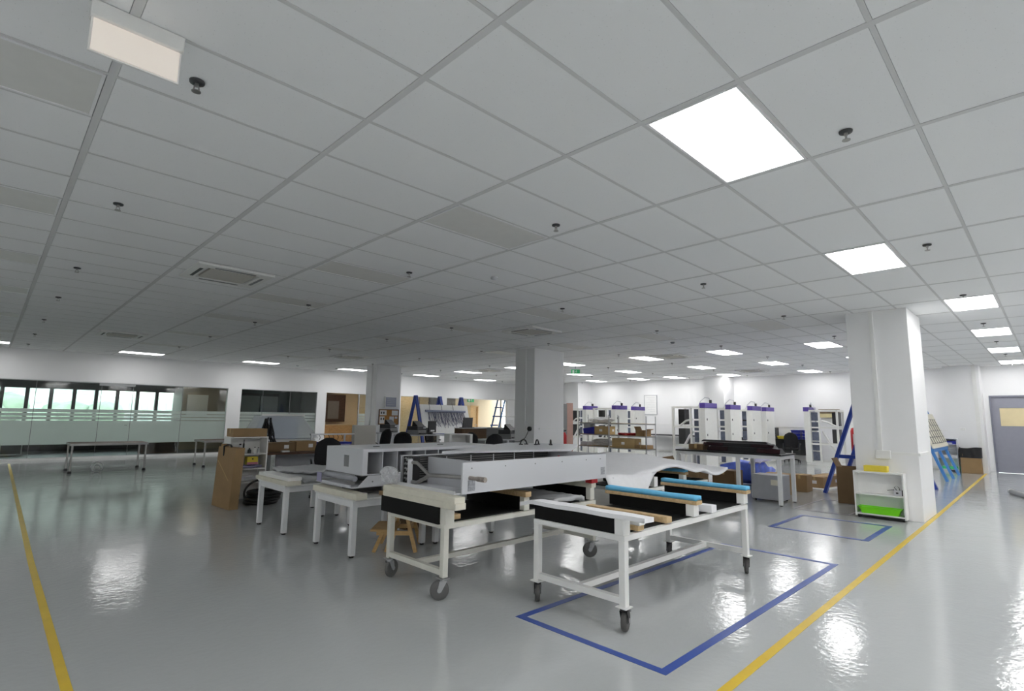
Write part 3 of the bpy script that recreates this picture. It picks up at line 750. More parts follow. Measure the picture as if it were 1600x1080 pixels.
pp.tube([(.0, yc+.06, .215), (.0, yc-.06, .215), (.0, yc-.10, .2), (.0, yc-.25, .125), (.0, yc-.27, .118)], .017, 10)
pp.tube([(.0, yc+.06, .035), (.0, yc-.06, .035), (.0, yc-.10, .045), (.0, yc-.25, .108), (.0, yc-.27, .118)], .017, 10)
pp.tube([(.0, yc-.27, .118), (.0, .3, .128), (.055, .05, .132), (.075, .02, .132)], .018, 10)
pp.build('branched_pipe', M['steel'], CB)
MB().tube([(.08, .02, .132), (.08, -.1, .132)], .017, 10).tube([(.08, -.1, .132), (.08, -.13, .132), (.08, -.17, .132), (.08, -.2, .132)], .022, 10).build('pipe_stub', mat('wrapped_pipe', (.45, .40, .36), .35, metal=.8, var=.3, vs=40), CB)
box(.02, Lc, Wc-.06, Wc+.03, Hc-.004, Hc).build('rear_flange', M['sheet'], CB)
box(.02, Lc, Wc-.012, Wc, .008, Hc-.004).build('rear_panel', M['sheet'], CB)
MB().bar((1.7, .3, .02), (1.95, .6, .20), .02).build('red_strap', M['red'], CB)
# loose lid behind
ld = thing('shallow_chassis', 'flat pale grey sheet-metal lid lying behind the coil chassis', 'chassis', (3.75, 4.49, 1.1145))
LQ = [(-.3, .05), (1.25, -.42), (2.25, .28), (1.72, 1.12)]
MB().hexa([(x, y, 0) for x, y in LQ], [(x, y, .006) for x, y in LQ]).build('top_sheet', M['sheet'], ld)
e_ = MB()
for (a, b) in ((0, 1), (1, 2)): e_.bar((*LQ[a], -.006), (*LQ[b], -.006), .004, .02)
e_.build('turned_edge', M['sheet'], ld)
# crumpled plastic bag at the left end
def bag(name, label, c, sx_, sy_, sz_, m='wrap', cat='bag', seed=3):
    rnd = random.Random(seed); ph = [rnd.uniform(0, 6) for _ in range(6)]
    def fz(u, v):
        a = 2*PI*u; b = PI*v
        k = .85+.2*math.sin(4*a+ph[0]+3*b)+.20*abs(math.sin(7*a+ph[1]+2*b))*math.sin(5*b+ph[2])+.14*abs(math.sin(11*a-6*b+ph[3]))
        r = math.sin(b)**.7*k
        return (c[0]+sx_*r*math.cos(a), c[1]+sy_*r*math.sin(a), c[2]+sz_*(1-math.cos(b))/2)
    return tag(MB().grid(fz, 36, 18, smooth=False).build(name, M[m]), label, cat)
bag('plastic_bag', 'crumpled clear plastic bag at the coil end of the open chassis', (2.80, 4.50, .845), .05, .13, .16, 'wrap', seed=5)

# ---------------------------------------------------------------- chassis C (pigeon-hole unit)
CC = thing('cell_chassis', 'long grey sheet-metal chassis with a row of open cells', 'chassis', (3.0, 5.38, .70))
LC = 2.0
lp2 = MB().box(0, .012, 0, .3, .13, .4).box(0, .012, .42, .86, .13, .4).box(0, .012, .3, .42, .13, .2).box(0, .012, .3, .42, .33, .4)
epan = lp2.build('end_panel', M['sheet'], CC)
box(.004, .009, .3, .42, .2, .33).build('end_window', M['grey'], epan)
box(0, LC, -.01, .86, .4, .412).build('top_panel', M['sheet'], CC)
MB().box(0, LC, -.012, -.002, .378, .4).box(0, .06, -.012, -.002, .14, .378).box(.0, LC, -.012, -.002, .13, .14).build('front_rim', M['sheet'], CC)
box(.012, LC, .45, .46, .13, .4).build('cell_back', M['cellgrey'], CC)
box(.0, LC, 0, .86, .122, .13).build('cell_floor', M['cellgrey'], CC)
nx_ = [.06+.1945*k for k in range(11)]
for k, x in enumerate(nx_):
    box(x-.004, x+.004, 0, .45, .13, .4).build('divider', M['sheet'] if k else M['inner'], CC)
    if k < 10: MB().add([(x+.02, .05, .131), (x+.07, .05, .131), (x+.02, .05, .18), (x+.02, .08, .131), (x+.07, .08, .131), (x+.02, .08, .18)], [(0, 1, 2), (3, 5, 4), (0, 3, 4, 1), (1, 4, 5, 2), (2, 5, 3, 0)]).build('cell_bracket', M['darkgrey'], CC)
sk = MB().hexa([(-.12, -.02, 0), (.5, -.02, 0), (.5, .86, 0), (-.12, .86, 0)], [(-.12, -.02, .008), (.5, -.02, .008), (.5, .86, .008), (-.12, .86, .008)])
sk.build('skirt_tray', M['sheet'], CC)
MB().hexa([(-.06, -.03, .008), (.44, -.03, .008), (.44, -.018, .008), (-.06, -.018, .008)], [(.07, -.03, .125), (.64, -.03, .125), (.64, -.018, .125), (.07, -.018, .125)]).build('skirt_front', M['sheet'], CC)
MB().box(-.11, -.10, .05, .8, .008, .028).build('tray_lip', M['sheet'], CC)
MB().cyl((-.02, .1, .085), (-.02, .82, .085), .03, 12).build('roller', M['silver'], CC)
box(-.118, -.112, .72, .84, .0, .11).build('lilac_film', film('lilac_wrap', (.55, .53, .72), .2, .3), CC)
box(.3, .5, .3, .7, .008, .122).build('skirt_core', M['darkgrey'], CC)
for (x, z) in ((.12, .06), (.33, .055)): MB().cyl((x, -.036, z), (x, -.03, z), .008, 8).build('screw', M['grey'], CC)
for x in (.35, 1.3): box(x, x+.07, .35, .39, .412, .418).build('top_latch', M['darkgrey'], CC)

# ---------------------------------------------------------------- white tables
def make_table(name, label, w_, d_, h_, m='tablewhite', leg=.06, feet=True):
    t = thing(name, label, 'table')
    for (x, y) in ((leg/2, leg/2), (w_-leg/2, leg/2), (leg/2, d_-leg/2), (w_-leg/2, d_-leg/2)):
        lg = box(x-leg/2, x+leg/2, y-leg/2, y+leg/2, .02, h_-.02).build('leg', M[m], t, bevel=.005)
        if feet: MB().cyl((x, y, 0), (x, y, .02), leg*.42, 10).build('foot', M['black'], lg)
    fr = MB().box(leg, w_-leg, .01, .04, h_-.09, h_-.02).box(leg, w_-leg, d_-.04, d_-.01, h_-.09, h_-.02).box(.01, .04, leg, d_-leg, h_-.09, h_-.02).box(w_-.04, w_-.01, leg, d_-leg, h_-.09, h_-.02)
    fr.build('apron', M[m], t)
    box(-.01, w_+.01, -.01, d_+.01, h_-.02, h_).build('table_top', M['white'], t, bevel=.004)
    return t
T2 = make_table('white_table', 'white square-legged table under the left end of the cell chassis', .95, .9, .60); T2.location = (2.86, 5.28, 0)
dup(T2, (3.9, 5.22, 0), 0, 'white square-legged table under the right end of the cell chassis')
T1 = dup(T2, (2.76, 6.82, 0), 0, 'white square-legged table holding white planks, left of the cell chassis')
dup(T2, (3.85, 7.6, 0), 0, 'white table half hidden behind the plank table')
block('white_plank', 'thick white plank along the edge of the table under the cell chassis', 2.84, 2.97, 5.18, 6.22, .60, .665, 'creamboard', cat='plank')
block('timber_block', 'bare timber block beneath the cell chassis skirt', 3.25, 3.55, 5.3, 5.42, .60, .645, 'timber')
block('timber_block', 'second timber block stacked under the cell chassis skirt', 3.3, 3.56, 5.31, 5.43, .645, .6985, 'timber')
block('grey_support_block', 'grey support block under the rear of the cell chassis', 3.15, 3.45, 5.7, 6.1, .60, .6985, 'grey', cat='block')
block('support_crate', 'plain white crate supporting the far end of the cell chassis', 4.3, 4.7, 5.45, 5.95, .60, .821, 'white', cat='crate')
block('white_plank', 'lower white plank on the left table', 2.74, 2.92, 6.72, 7.8, .60, .65, 'creamboard', cat='plank')
block('white_plank', 'upper white plank stacked on the left table', 2.77, 2.95, 6.78, 7.77, .65, .695, 'white', cat='plank')
def wrapped_sheets(label, x0, x1, y0, y1, z0, seed):
    rnd = random.Random(seed); a, b, c = [rnd.uniform(0, 6) for _ in range(3)]
    def fz(u, v):
        return (x0+(x1-x0)*u+.02*math.sin(v*7+a), y0+(y1-y0)*v+.02*math.sin(u*9+b), z0+.04+.018*math.sin(u*8+a)*math.sin(v*6+b)+.008*math.sin(u*27+v*14+c))
    return tag(MB().grid(fz, 22, 22, .03).build('wrapped_sheets', M['wrapthick']), label, 'sheets')
wrapped_sheets('plastic wrapped white sheets lying on the left plank table', 2.98, 3.72, 6.82, 7.72, .62, 1)
wrapped_sheets('heap of loosely wrapped white sheets on the half hidden table', 3.72, 4.72, 7.55, 8.5, .63, 2)
wrapped_sheets('second layer of wrapped sheets behind the plank table', 3.0, 3.7, 7.2, 7.95, .685, 4)
# carton and blue tray under the tables
def carton(label, loc, w_, d_, h_, rz=0, m='carton', open_=False, tape_=True, name='cardboard_box', lab=False, group=None):
    t = thing(name, label, 'box', loc, rz, group)
    if open_:
        MB().box(-w_/2, w_/2, -d_/2, -d_/2+.01, 0, h_).box(-w_/2, w_/2, d_/2-.01, d_/2, 0, h_).box(-w_/2, -w_/2+.01, -d_/2+.01, d_/2-.01, 0, h_).box(w_/2-.01, w_/2, -d_/2+.01, d_/2-.01, 0, h_).box(-w_/2+.01, w_/2-.01, -d_/2+.01, d_/2-.01, 0, .01).build('box_body', M[m], t)
        MB().hexa([(-w_/2, -d_/2, h_), (w_/2, -d_/2, h_), (w_/2, -d_/2+.008, h_), (-w_/2, -d_/2+.008, h_)], [(-w_/2, -d_/2-d_*.3, h_+.03), (w_/2, -d_/2-d_*.3, h_+.03), (w_/2, -d_/2-d_*.3, h_+.04), (-w_/2, -d_/2-d_*.3, h_+.04)]).build('flap', M[m], t)
        MB().hexa([(-w_/2, d_/2-.008, h_), (w_/2, d_/2-.008, h_), (w_/2, d_/2, h_), (-w_/2, d_/2, h_)], [(-w_/2, d_/2+d_*.15, h_+d_*.35), (w_/2, d_/2+d_*.15, h_+d_*.35), (w_/2, d_/2+d_*.15+.008, h_+d_*.35), (-w_/2, d_/2+d_*.15+.008, h_+d_*.35)]).build('flap', M[m], t)
    else:
        box(-w_/2, w_/2, -d_/2, d_/2, 0, h_).build('box_body', M[m], t, bevel=.006)
        if tape_: box(-w_/2-.001, w_/2+.001, -.025, .025, h_-.08, h_+.0015).build('packing_tape', M['carton_l'], t)
    if lab:
        box(w_*.1, w_*.1+.09, -d_/2-.0025, -d_/2, h_*.35, h_*.35+.07).build('paper_label', M['paper'], t)
        box(-w_/2-.0025, -w_/2, -.05, .06, h_*.35, h_*.35+.07).build('paper_label', M['paper'], t)
    return t
carton('brown cardboard box on the floor under the white tables', (4.35, 6.35, 0), .6, .45, .4, .1, 'carton_d')
bt = thing('blue_tray', 'flat blue tray on the box under the white tables', 'tray', (4.35, 6.33, .402)); 
MB().box(-.32, .32, -.24, .24, 0, .01).box(-.32, .32, -.24, -.23, .01, .07).box(-.32, .32, .23, .24, .01, .07).box(-.32, -.31, -.23, .23, .01, .07).box(.31, .32, -.23, .23, .01, .07).build('tray', mat('tray_blue', (.02, .16, .42), .4), bt)

# step stool
st = thing('step_stool', 'small birch two-step stool between the tables and the cream trolley', 'stool', (3.5, 5.36, 0), math.radians(-42))
st.scale = (1.08, 1.08, 1.08)
# local: x depth (front step at -x), y width
for y in (-.18, .18):
    MB().bar((-.22, y*1.05, 0), (-.13, y, .21), .035, .045, (0, 1, 0)).build('leg', M['birch'], st)
    MB().bar((.2, y*1.05, 0), (.06, y*.9, .5), .035, .045, (0, 1, 0)).build('leg', M['birch'], st)
    MB().bar((-.10, y*.97, 0), (.01, y*.9, .5), .03, .035, (0, 1, 0)).build('leg', M['birch'], st)
    MB().bar((-.2, y, .185), (.16, y, .185), .025, .04).build('side_rail', M['birch'], st)
box(-.26, -.02, -.22, .22, .205, .228).build('step', M['birch'], st, bevel=.004)
box(-.07, .15, -.21, .21, .495, .52).build('seat', M['birch'], st, bevel=.004)
MB().bar((.12, -.17, .22), (.12, .17, .22), .02, .04).build('cross_rail', M['birch'], st)

# ================================================================== LEFT CORNER: tall carton, bookcase, hose, workbench
tcn = thing('tall_cardboard_box', 'tall narrow cardboard box with black handle standing at the left', 'box', (2.83, 9.4, 0), math.radians(4))
MB().hexa([(-.04, -.35, 0), (.1, -.35, 0), (.1, .35, 0), (-.04, .35, 0)], [(.0, -.35, .94), (.14, -.35, .94), (.14, .35, .94), (.0, .35, .94)]).build('box_body', M['carton'], tcn, bevel=.006)
MB().hexa([(-.0425, -.351, .42), (-.0005, -.351, .42), (-.0005, .352, .42), (-.0425, .352, .42)], [(-.041, -.351, .435), (-.0005, -.351, .435), (-.0005, .352, .435), (-.041, .352, .435)])
MB().tube([(-.005, .1, .80), (-.012, .1, .95), (.03, .06, .975), (.03, -.06, .975), (.03, -.1, .945)], .014, 8).build('carry_handle', M['black'], tcn)
MB().bar((-.028, .26, .72), (-.024, -.2, .43), .012, .002, (1, 0, 0)).build('strap', M['carton_l'], tcn)
MB().box(.02, .1, .2, .3, .94, .98).build('top_flap', M['carton'], tcn)

def bookcase(name, label, loc, w_, d_, h_, shelves, m='white', rz=0, plinth=.05, th=.02):
    """local: x width, open towards -y"""
    t = thing(name, label, 'bookcase', loc, rz)
    box(-w_/2, -w_/2+th, 0, d_, 0, h_).build('side_panel', M[m], t); box(w_/2-th, w_/2, 0, d_, 0, h_).build('side_panel', M[m], t)
    box(-w_/2+th, w_/2-th, d_-.008, d_, plinth, h_-th).build('back_panel', M[m], t)
    box(-w_/2+th, w_/2-th, 0, d_, h_-th, h_).build('top_panel', M[m], t)
    for z in shelves: box(-w_/2+th, w_/2-th, .005, d_-.008, z-th, z).build('shelf', M[m], t)
    return t
bx, by = 3.32, 9.85
bookcase('white_shelf_unit', 'white open shelf unit behind the tall cardboard box', (bx, by, 0), .62, .35, 1.08, (.06, .31, .54, .79))
carton('flat cardboard box on top of the white shelf unit', (bx-.0, by+.17, 1.08), .56, .34, .14, 0, 'carton')
def bottle(label, x, y, z, r, h_, m, cat='bottle', name='bottle'):
    t = thing(name, label, cat, (x, y, z))
    MB().lathe((0, 0, 0), [(r, 0), (r, h_*.65), (r*.45, h_*.78), (r*.4, h_*.88)], 12).build('body', M[m], t)
    MB().lathe((0, 0, h_*.88), [(r*.48, 0), (r*.48, h_*.12)], 10).build('cap', M['black'], t)
bottle('grey bottle with black cap on the upper shelf, left', bx-.12, by+.1, .79, .035, .17, 'lgrey')
bottle('tall thin black bottle on the upper shelf', bx-.05, by+.14, .79, .014, .24, 'black')
bottle('small white bottle on the upper shelf, right', bx+.12, by+.08, .79, .025, .11, 'white')
bottle('small dark jar on the upper shelf', bx+.05, by+.14, .79, .03, .09, 'darkgrey', 'jar', 'jar')
bottle('small steel jar at the right of the upper shelf', bx+.2, by+.14, .79, .025, .10, 'zinc', 'jar', 'jar')
yb = thing('yellow_packet', 'yellow packet on the middle shelf of the white shelf unit', 'box', (bx+.09, by+.12, .602))
box(-.09, .09, -.06, .06, 0, .13).build('packet_body', M['yellowcard'], yb); box(-.09, .09, -.0625, -.0601, 0, .04).build('packet_band', mat('pink_band', (.55, .2, .25), .5), yb)
MB().lathe((0, -.0625, .085), [(.012, 0), (.012, .02)], 8).build('logo', M['black'], yb)
cl = MB().grid(lambda u, v: (bx-.12+.36*u, by+.02+.26*v,   .584+.012*math.sin(u*9)*math.cos(v*7)), 12, 8, .03)
tag(cl.build('lilac_cloth', M['lilac']), 'folded lilac cloth under the yellow packet', 'cloth')
tag(MB().cyl((bx-.2, by+.16, .32+.03), (bx+.12, by+.1, .4), .03, 10).cyl((bx-.1, by+.1, .345), (bx+.2, by+.2, .352), .03, 10).build('grey_tubes', M['lgrey']), 'two grey tubes lying on the lower shelf', 'tube')
# hose coil
hs_ = MB()
for k in range(4): hs_.torus((3.42+.02*k, 9.42, .035+.05*k), .24+.02*(k % 2), .028, 'z', 26, 8)
hs_.torus((3.38, 9.3, .2), .27, .018, 'y', 24, 8, -.4, 3.5, .75)
tag(hs_.build('hose_coil', M['black']), 'coiled black hose on the floor before the white shelf unit', 'hose')
# workbench
wbn = thing('workbench', 'long workbench with dark wooden top and grey panel, left', 'workbench', (3.8, 10.3, 0))
box(0, 1.8, 0, .75, .72, .76).build('bench_top', M['brownwood'], wbn)
for (x, y) in ((.04, .04), (1.76, .04), (.04, .71), (1.76, .71)): box(x-.03, x+.03, y-.03, y+.03, 0, .72).build('leg', M['grey'], wbn)
box(.4, 1.7, .66, .68, .12, .70).build('modesty_panel', M['silver'], wbn)
for k in range(2):
    carton(['brown carton with pale labels at the left of the workbench', 'smaller brown carton right of it on the workbench', 'small brown carton at the right of the workbench'][k],
           (4.12+.5*k, 10.66+.03*k, .76), (.55, .42, .36)[k], .32, (.17, .19, .17)[k], 0.05*k, ('carton_d', 'carton', 'carton_d')[k], lab=True)
block('white_packet', 'small white packet at the front edge of the workbench', 4.08, 4.22, 10.33, 10.42, .76, .79, 'paper', cat='packet')
# wrapped machine on a stand behind the bench
mc = thing('covered_machine', 'white benchtop machine under a clear plastic cover behind the bench', 'machine', (4.45, 11.75, 0))
for x in (-.45, .45): box(x-.03, x+.03, -.25, -.19, 0, .9).build('leg', M['grey'], mc); box(x-.03, x+.03, .19, .25, 0, .9).build('leg', M['grey'], mc)
box(-.55, .75, -.35, .3, .9, .95).build('stand_top', M['white'], mc)
box(-.32, .42, -.2, .25, .95, 1.42).build('machine_body', mat('machine_blue', (.58, .66, .78), .4), mc, bevel=.02)
MB().hexa([(-.6, -.32, .955), (.85, -.32, .955), (.85, .3, .955), (-.6, .3, .955)], [(-.36, -.24, 1.44), (.5, -.24, 1.44), (.5, .28, 1.44), (-.36, .28, 1.44)]).build('plastic_cover', M['cover'], mc, bevel=.03)
MB().bar((-.38, -.24, 1.46), (.52, -.24, 1.46), .04, .04).build('cover_rail', M['white'], mc)
# cable bundle
cbm = MB(); rnd = random.Random(4)
for k in range(26):
    x = 4.02+rnd.uniform(-.12, .12); y = 11.05+rnd.uniform(-.05, .05)
    cbm.tube([(x*.5+2.02, y, 1.36+rnd.uniform(-.1, .06)), (x, y+rnd.uniform(-.08, .08), 1.1), (x+rnd.uniform(-.15, .15), y, .9), (x+rnd.uniform(-.12, .12), y-.05, .77)],   .013, 5)
o = tag(cbm.build('cable_bundle', M['black']), 'hanging tangle of black and grey cables beside the covered machine', 'cables'); o['kind'] = 'stuff'
MB().bar((4.03, 11.05, .76), (4.03, 11.05, 1.4), .025).build('cable_post', M['grey'], o)

# blue bins on a rail
rl = thing('bin_rail', 'grey rail rack with blue bins on the workbench behind the chair', 'rack', (5.2, 10.6, .76))
for x in (-.35, .38): box(x-.015, x+.015, .2, .23, 0, .32).build('post', M['zinc'], rl)
MB().bar((-.38, .215, .31), (.6, .215, .31), .05, .03).build('rail', M['zinc'], rl)
for k in range(6):
    MB().tube([(-.2+.1*k, .2, .3), (-.2+.1*k, .14, .25), (-.2+.1*k, .17, .2)], .006, 5).build('hook', M['black'], rl)
for k in range(2):
    t = thing('blue_bin', '%s blue storage bin under the grey rail' % ('left', 'right')[k], 'bin', (5.08+.33*k, 10.62, .76), 0, 'blue bins on the workbench')
    MB().hexa([(-.14, -.12, 0), (.14, -.12, 0), (.14, .12, 0), (-.14, .12, 0)], [(-.16, -.16, .16), (.16, -.16, .16), (.16, .13, .16), (-.16, .13, .16)]).build('bin_body', M['binblue'], t)
    box(-.14, .14, -.15, -.14, .1, .15).build('label_slot', M['lilac'], t)

# office chairs
def office_chair(label, loc, rz, back=.55):
    t = thing('office_chair', label, 'chair', loc, rz, 'black office chairs')
    def sb(u, v):
        a = (u-.5)*2
        return (a*.23*math.sqrt(max(.03, 1-max(0, (v-.55)/.46)**2.4))*(.86+.14*min(1, v*4)), .20+.05*a*a*-1+.10*v, .52+back*v)
    MB().grid(sb, 8, 8, (0, .05, 0)).build('backrest', M['chair'], t)
    box(-.23, .23, -.22, .2, .42, .5).build('seat', M['chair'], t, bevel=.03)
    for s in (-1, 1):
        MB().tube([(s*.26, .1, .44), (s*.27, .1, .62), (s*.27, .0, .66), (s*.27, -.14, .655)], .018, 8).build('armrest', M['black'], t)
    MB().cyl((0, 0, .1), (0, 0, .42), .025, 10).build('gas_lift', M['chrome'], t)
    MB().bar((0, .1, .43), (0, .23, .56), .06, .02).build('back_bracket', M['black'], t)
    bs = MB()
    for k in range(5):
        a = 2*PI*k/5+.3; bs.bar((0, 0, .1), (.27*math.cos(a), .27*math.sin(a), .075), .04, .03)
    bse = bs.build('star_base', M['black'], t)
    for k in range(5):
        a = 2*PI*k/5+.3; x, y = .27*math.cos(a), .27*math.sin(a)
        MB().cyl((x-.02, y, .028), (x+.02, y, .028), .028, 10).build('castor', M['black'], bse)
    return t
ch0 = office_chair('black office chair at the dark workbench, back toward the cell chassis', (4.55, 9.45, 0), math.radians(160))

# wrapped beige box
x, y = G(568, 12.6)
wbx = thing('wrapped_box', 'beige plastic wrapped box behind the cell chassis', 'box', (x, y, 0), math.radians(-20))
box(-.32, .32, -.25, .25, .0, .78).build('pallet_stand', M['grey'], wbx)
box(-.24, .24, -.2, .2, .78, 1.23).build('box_body', mat('beige_board', (.62, .55, .40), .6), wbx, bevel=.01)
box(-.25, .25, -.21, .21, .785, 1.24).build('plastic_wrap', M['wrap'], wbx, bevel=.015)

# ---------------------------------------------------------------- steel tables and the round thing at the left
def steel_table(label, loc, w_, d_, h_):
    t = thing('steel_table', label, 'table', loc)
    for (x, y) in ((0, 0), (w_, 0), (0, d_), (w_, d_)):
        lg = MB().cyl((x, y, .05), (x, y, h_-.04), .022, 10).build('leg', M['steel'], t)
        MB().lathe((x, y, 0), [(.04, 0), (.045, .02), (.03, .055)], 10).build('foot', M['black'], lg)
    box(-.04, w_+.04, -.04, d_+.04, h_-.02, h_).build('table_top', M['brownwood'], t)
    MB().box(-.04, w_+.04, -.045, -.04, h_-.05, h_).box(-.045, -.04, -.045, d_+.04, h_-.05, h_).box(w_+.04, w_+.045, -.045, d_+.04, h_-.05, h_).build('edge_trim', M['steel'], t)
    return t
steel_table('slim steel-legged table with brown top by the glass wall', (1.56, 16.55, 0), 1.48, .85, .70)
steel_table('second steel-legged table farther right by the glass wall, partly hidden', (4.4, 16.5, 0), 1.4, .9, .72)
rg = thing('ring_stand', 'small round wire ring standing on the floor under the steel table', 'ring', (2.07, 16.5, 0))
MB().torus((0, 0, .13), .12, .012, 'y', 22, 8).build('outer_ring', M['chrome'], rg)
MB().torus((0, 0, .12), .06, .01, 'y', 16, 8).build('inner_ring', M['chrome'], rg)
MB().tube([(-.08, 0, .08), (-.09, .02, .0), (.09, .02, 0), (.08, 0, .08)], .008, 6).build('base_wire', M['steel'], rg)

# ================================================================== BACK: desk area
def printer(label, loc, rz=0, s=1.0):
    t = thing('printer', label, 'printer', loc, rz, 'dark printers')
    box(-.24, .24, -.2, .2, 0, .14).build('lower_body', M['grey'], t, bevel=.01)
    box(-.24, .24, -.18, .2, .14, .26).build('upper_body', M['darkgrey'], t, bevel=.015)
    MB().hexa([(-.2, -.16, .262), (.2, -.16, .262), (.2, .05, .262), (-.2, .05, .262)], [(-.22, .0, .42), (.16, .0, .42), (.16, .02, .42), (-.22, .02, .42)]).build('raised_lid', M['black'], t)
    box(-.18, .18, -.26, -.2, .03, .05).build('paper_tray', M['black'], t)
    box(.05, .2, -.205, -.2, .18, .23).build('control_panel', M['lgrey'], t)
    return t
def bench_desk(label, loc, w_, d_, h_, rz=0):
    t = thing('packing_desk', label, 'desk', loc, rz)
    for (x, y) in ((.03, .03), (w_-.03, .03), (.03, d_-.03), (w_-.03, d_-.03)): box(x-.025, x+.025, y-.025, y+.025, 0, h_-.03).build('leg', M['tablewhite'], t)
    box(0, w_, 0, d_, h_-.03, h_).build('desk_top', M['lgrey'], t)
    box(.05, w_-.05, .1, d_-.1, .42, .44).build('lower_shelf', M['lgrey'], t)
    return t
x, y = G(600, 17.2)
bench_desk('pale desk with the left printer before the cork board pillar', (x-.25, y-.05, 0), 1.2, .7, .92)
xa, ya = G(636, 16.0)
bench_desk('pale desk with the second printer in front of the leaning white board', (xa-.1, ya-.1, 0), 1.7, .7, .90)
pr1 = printer('dark printer in front of the pillar cork board', (x+.35, y+.3, .92), .5)
dup(pr1, (xa+.55, ya+.3, .90), .4, 'second dark printer, right of the first, with raised lid')
mon = thing('monitor', 'black monitor seen from behind right of the second printer', 'monitor', (xa+1.12, ya+.28, .9), .3)
box(-.2, .2, -.02, .02, .06, .42).build('screen', M['black'], mon, bevel=.008); box(-.03, .03, 0, .04, 0, .1).build('stand', M['darkgrey'], mon); box(-.1, .1, -.08, .1, 0, .012).build('base', M['darkgrey'], mon)
box(-.1, .1, -.024, -.02, .09, .14).build('white_sticker', M['paper'], mon)
carton('brown carton on the lower shelf of the second desk', (xa+.9, ya+.2, .442), .7, .35, .2, 0, 'carton_d')
# chairs
for px, d, rz, lab in ((596, 16.3, 200, 'tall black office chair left of the printers'), (629, 13.9, 150, 'black office chair in front of the second printer'), (677, 18.4, 20, 'low black chair back right of the black monitor'),
        (729, 14.2, 170, 'black office chair before the brown fabric box'), (767, 13.2, 165, 'black office chair left of the middle pillar')):
    x, y = G(px, d); dup(ch0, (x, y, .0), math.radians(rz), lab)

# corkboard and framed notice on the far pillar (faces -Y at 17.3)
cbd = thing('cork_board', 'cork notice board with pinned sheets on the far pillar', 'notice board', (10.62, 17.28, 1.42))
fr = MB().box(-.42, .42, -.015, .0, -.28, -.26).box(-.42, .42, -.015, 0, .26, .28).box(-.42, -.4, -.015, 0, -.26, .26).box(.4, .42, -.015, 0, -.26, .26); fr.build('frame', M['darkwood'], cbd)
box(-.4, .4, -.008, 0, -.26, .26).build('cork_panel', M['cork'], cbd)
for (x0, x1, z0, z1) in ((-.38, -.1, .06, .24), (.12, .38, .06, .24), (-.38, -.18, -.24, .02), (.03, .22, -.24, .02), (.26, .36, -.06, .02)):
    sh = box(x0, x1, -.012, -.008, z0, z1).build('pinned_sheet', M['paper'], cbd)
    if x1-x0 > .15 and x0 < -.1:
        for q in (0, 1): box(x0+.04+q*.1, x0+.09+q*.1, -.0135, -.012, z1-.13, z1-.05).build('print', M['darkgrey'], sh)
fn = thing('framed_notice', 'white framed grey notice above the cork board', 'picture', (10.68, 17.28, 1.97))
MB().box(-.26, .26, -.02, 0, -.2, .2).build('frame', M['white'], fn)
nt_ = box(-.22, .22, -.023, -.02, -.17, .17).build('print', mat('notice_grey', (.33, .35, .45), .4), fn)
for k in range(4): box(-.17, .17, -.0245, -.023, .1-.07*k, .115-.07*k).build('text_line', M['lgrey'], nt_)

# A-frame racks
def a_frame(name, label, xs_, yc_, half, top, m, lw=.12):
    t = thing(name, label, 'a-frame rack', (xs_[0], yc_, 0))
    for k, x in enumerate(xs_):
        x -= xs_[0]
        q = MB().bar((x, -half, 0), (x, -.02, top), lw, .06, (0, 1, 0)).bar((x, half, 0), (x, .02, top), lw, .06, (0, 1, 0))
        q.bar((x, -half*.62, top*.36), (x, half*.62, top*.36), .05, .07)
        q.build('trestle', M[m], t)
    L = xs_[-1]-xs_[0]
    MB().bar((-.1, -half*.62-.05, top*.36), (L+.1, -half*.62-.05, top*.36), .06, .08).build('ledge', M[m], t)
    return t
ax, ay = 11.25, 16.5
A1 = a_frame('blue_a_frame', 'blue A-frame rack holding the white cable board, back of the hall', [ax, ax+1.1, ax+2.15], ay, .72, 2.22, 'blue', .11)
def lean_board(name, label, x0, x1, yc_, half, top, z0, z1, m='paper', th=.025):
    # leans on the -Y side of a rack
    f = lambda z: yc_-half+half*z/top-.06
    b = MB(); y0, y1 = f(z0), f(z1)
    b.hexa([(x0, y0-th, z0), (x1, y0-th, z0), (x1, y0, z0), (x0, y0, z0)], [(x0, y1-th, z1), (x1, y1-th, z1), (x1, y1, z1), (x0, y1, z1)])
    return tag(b.build(name, M[m]), label, 'board'), f
bd, f1 = lean_board('white_board', 'large white board leaning on the blue A-frame rack', ax+.05, ax+2.3, ay, .72, 2.22, .845, 1.9)
hn = thing('cable_harness', 'grey bar with a fringe of hanging blue-black cables on the white board', 'cable harness', (ax+.25, f1(1.66)-.04, 1.66))
MB().cyl((0, 0, 0), (1.88, -.0, 0), .045, 10).build('harness_bar', mat('harness_grey', (.20, .22, .30), .5), hn)
cm = MB(); rnd = random.Random(9)
for k in range(60):
    x = .1+1.7*k/60; l = rnd.uniform(.3, .62); s = .72/2.22*l
    cm.tube([(x, -.02, -.02), (x+rnd.uniform(-.05, .08), -.03-s*.5, -l*.5), (x+rnd.uniform(-.02, .16), -.03-s, -l)], .008, 4)
cm.build('cables', mat('harness_cable', (.06, .07, .15), .5), hn, kind='stuff')
for k in range(3): MB().tube([(.2+.55*k, 0, .03), (.22+.55*k, .06, .18), (.2+.55*k, .12, .33)], .008, 5).build('tie', M['darkgrey'], hn)

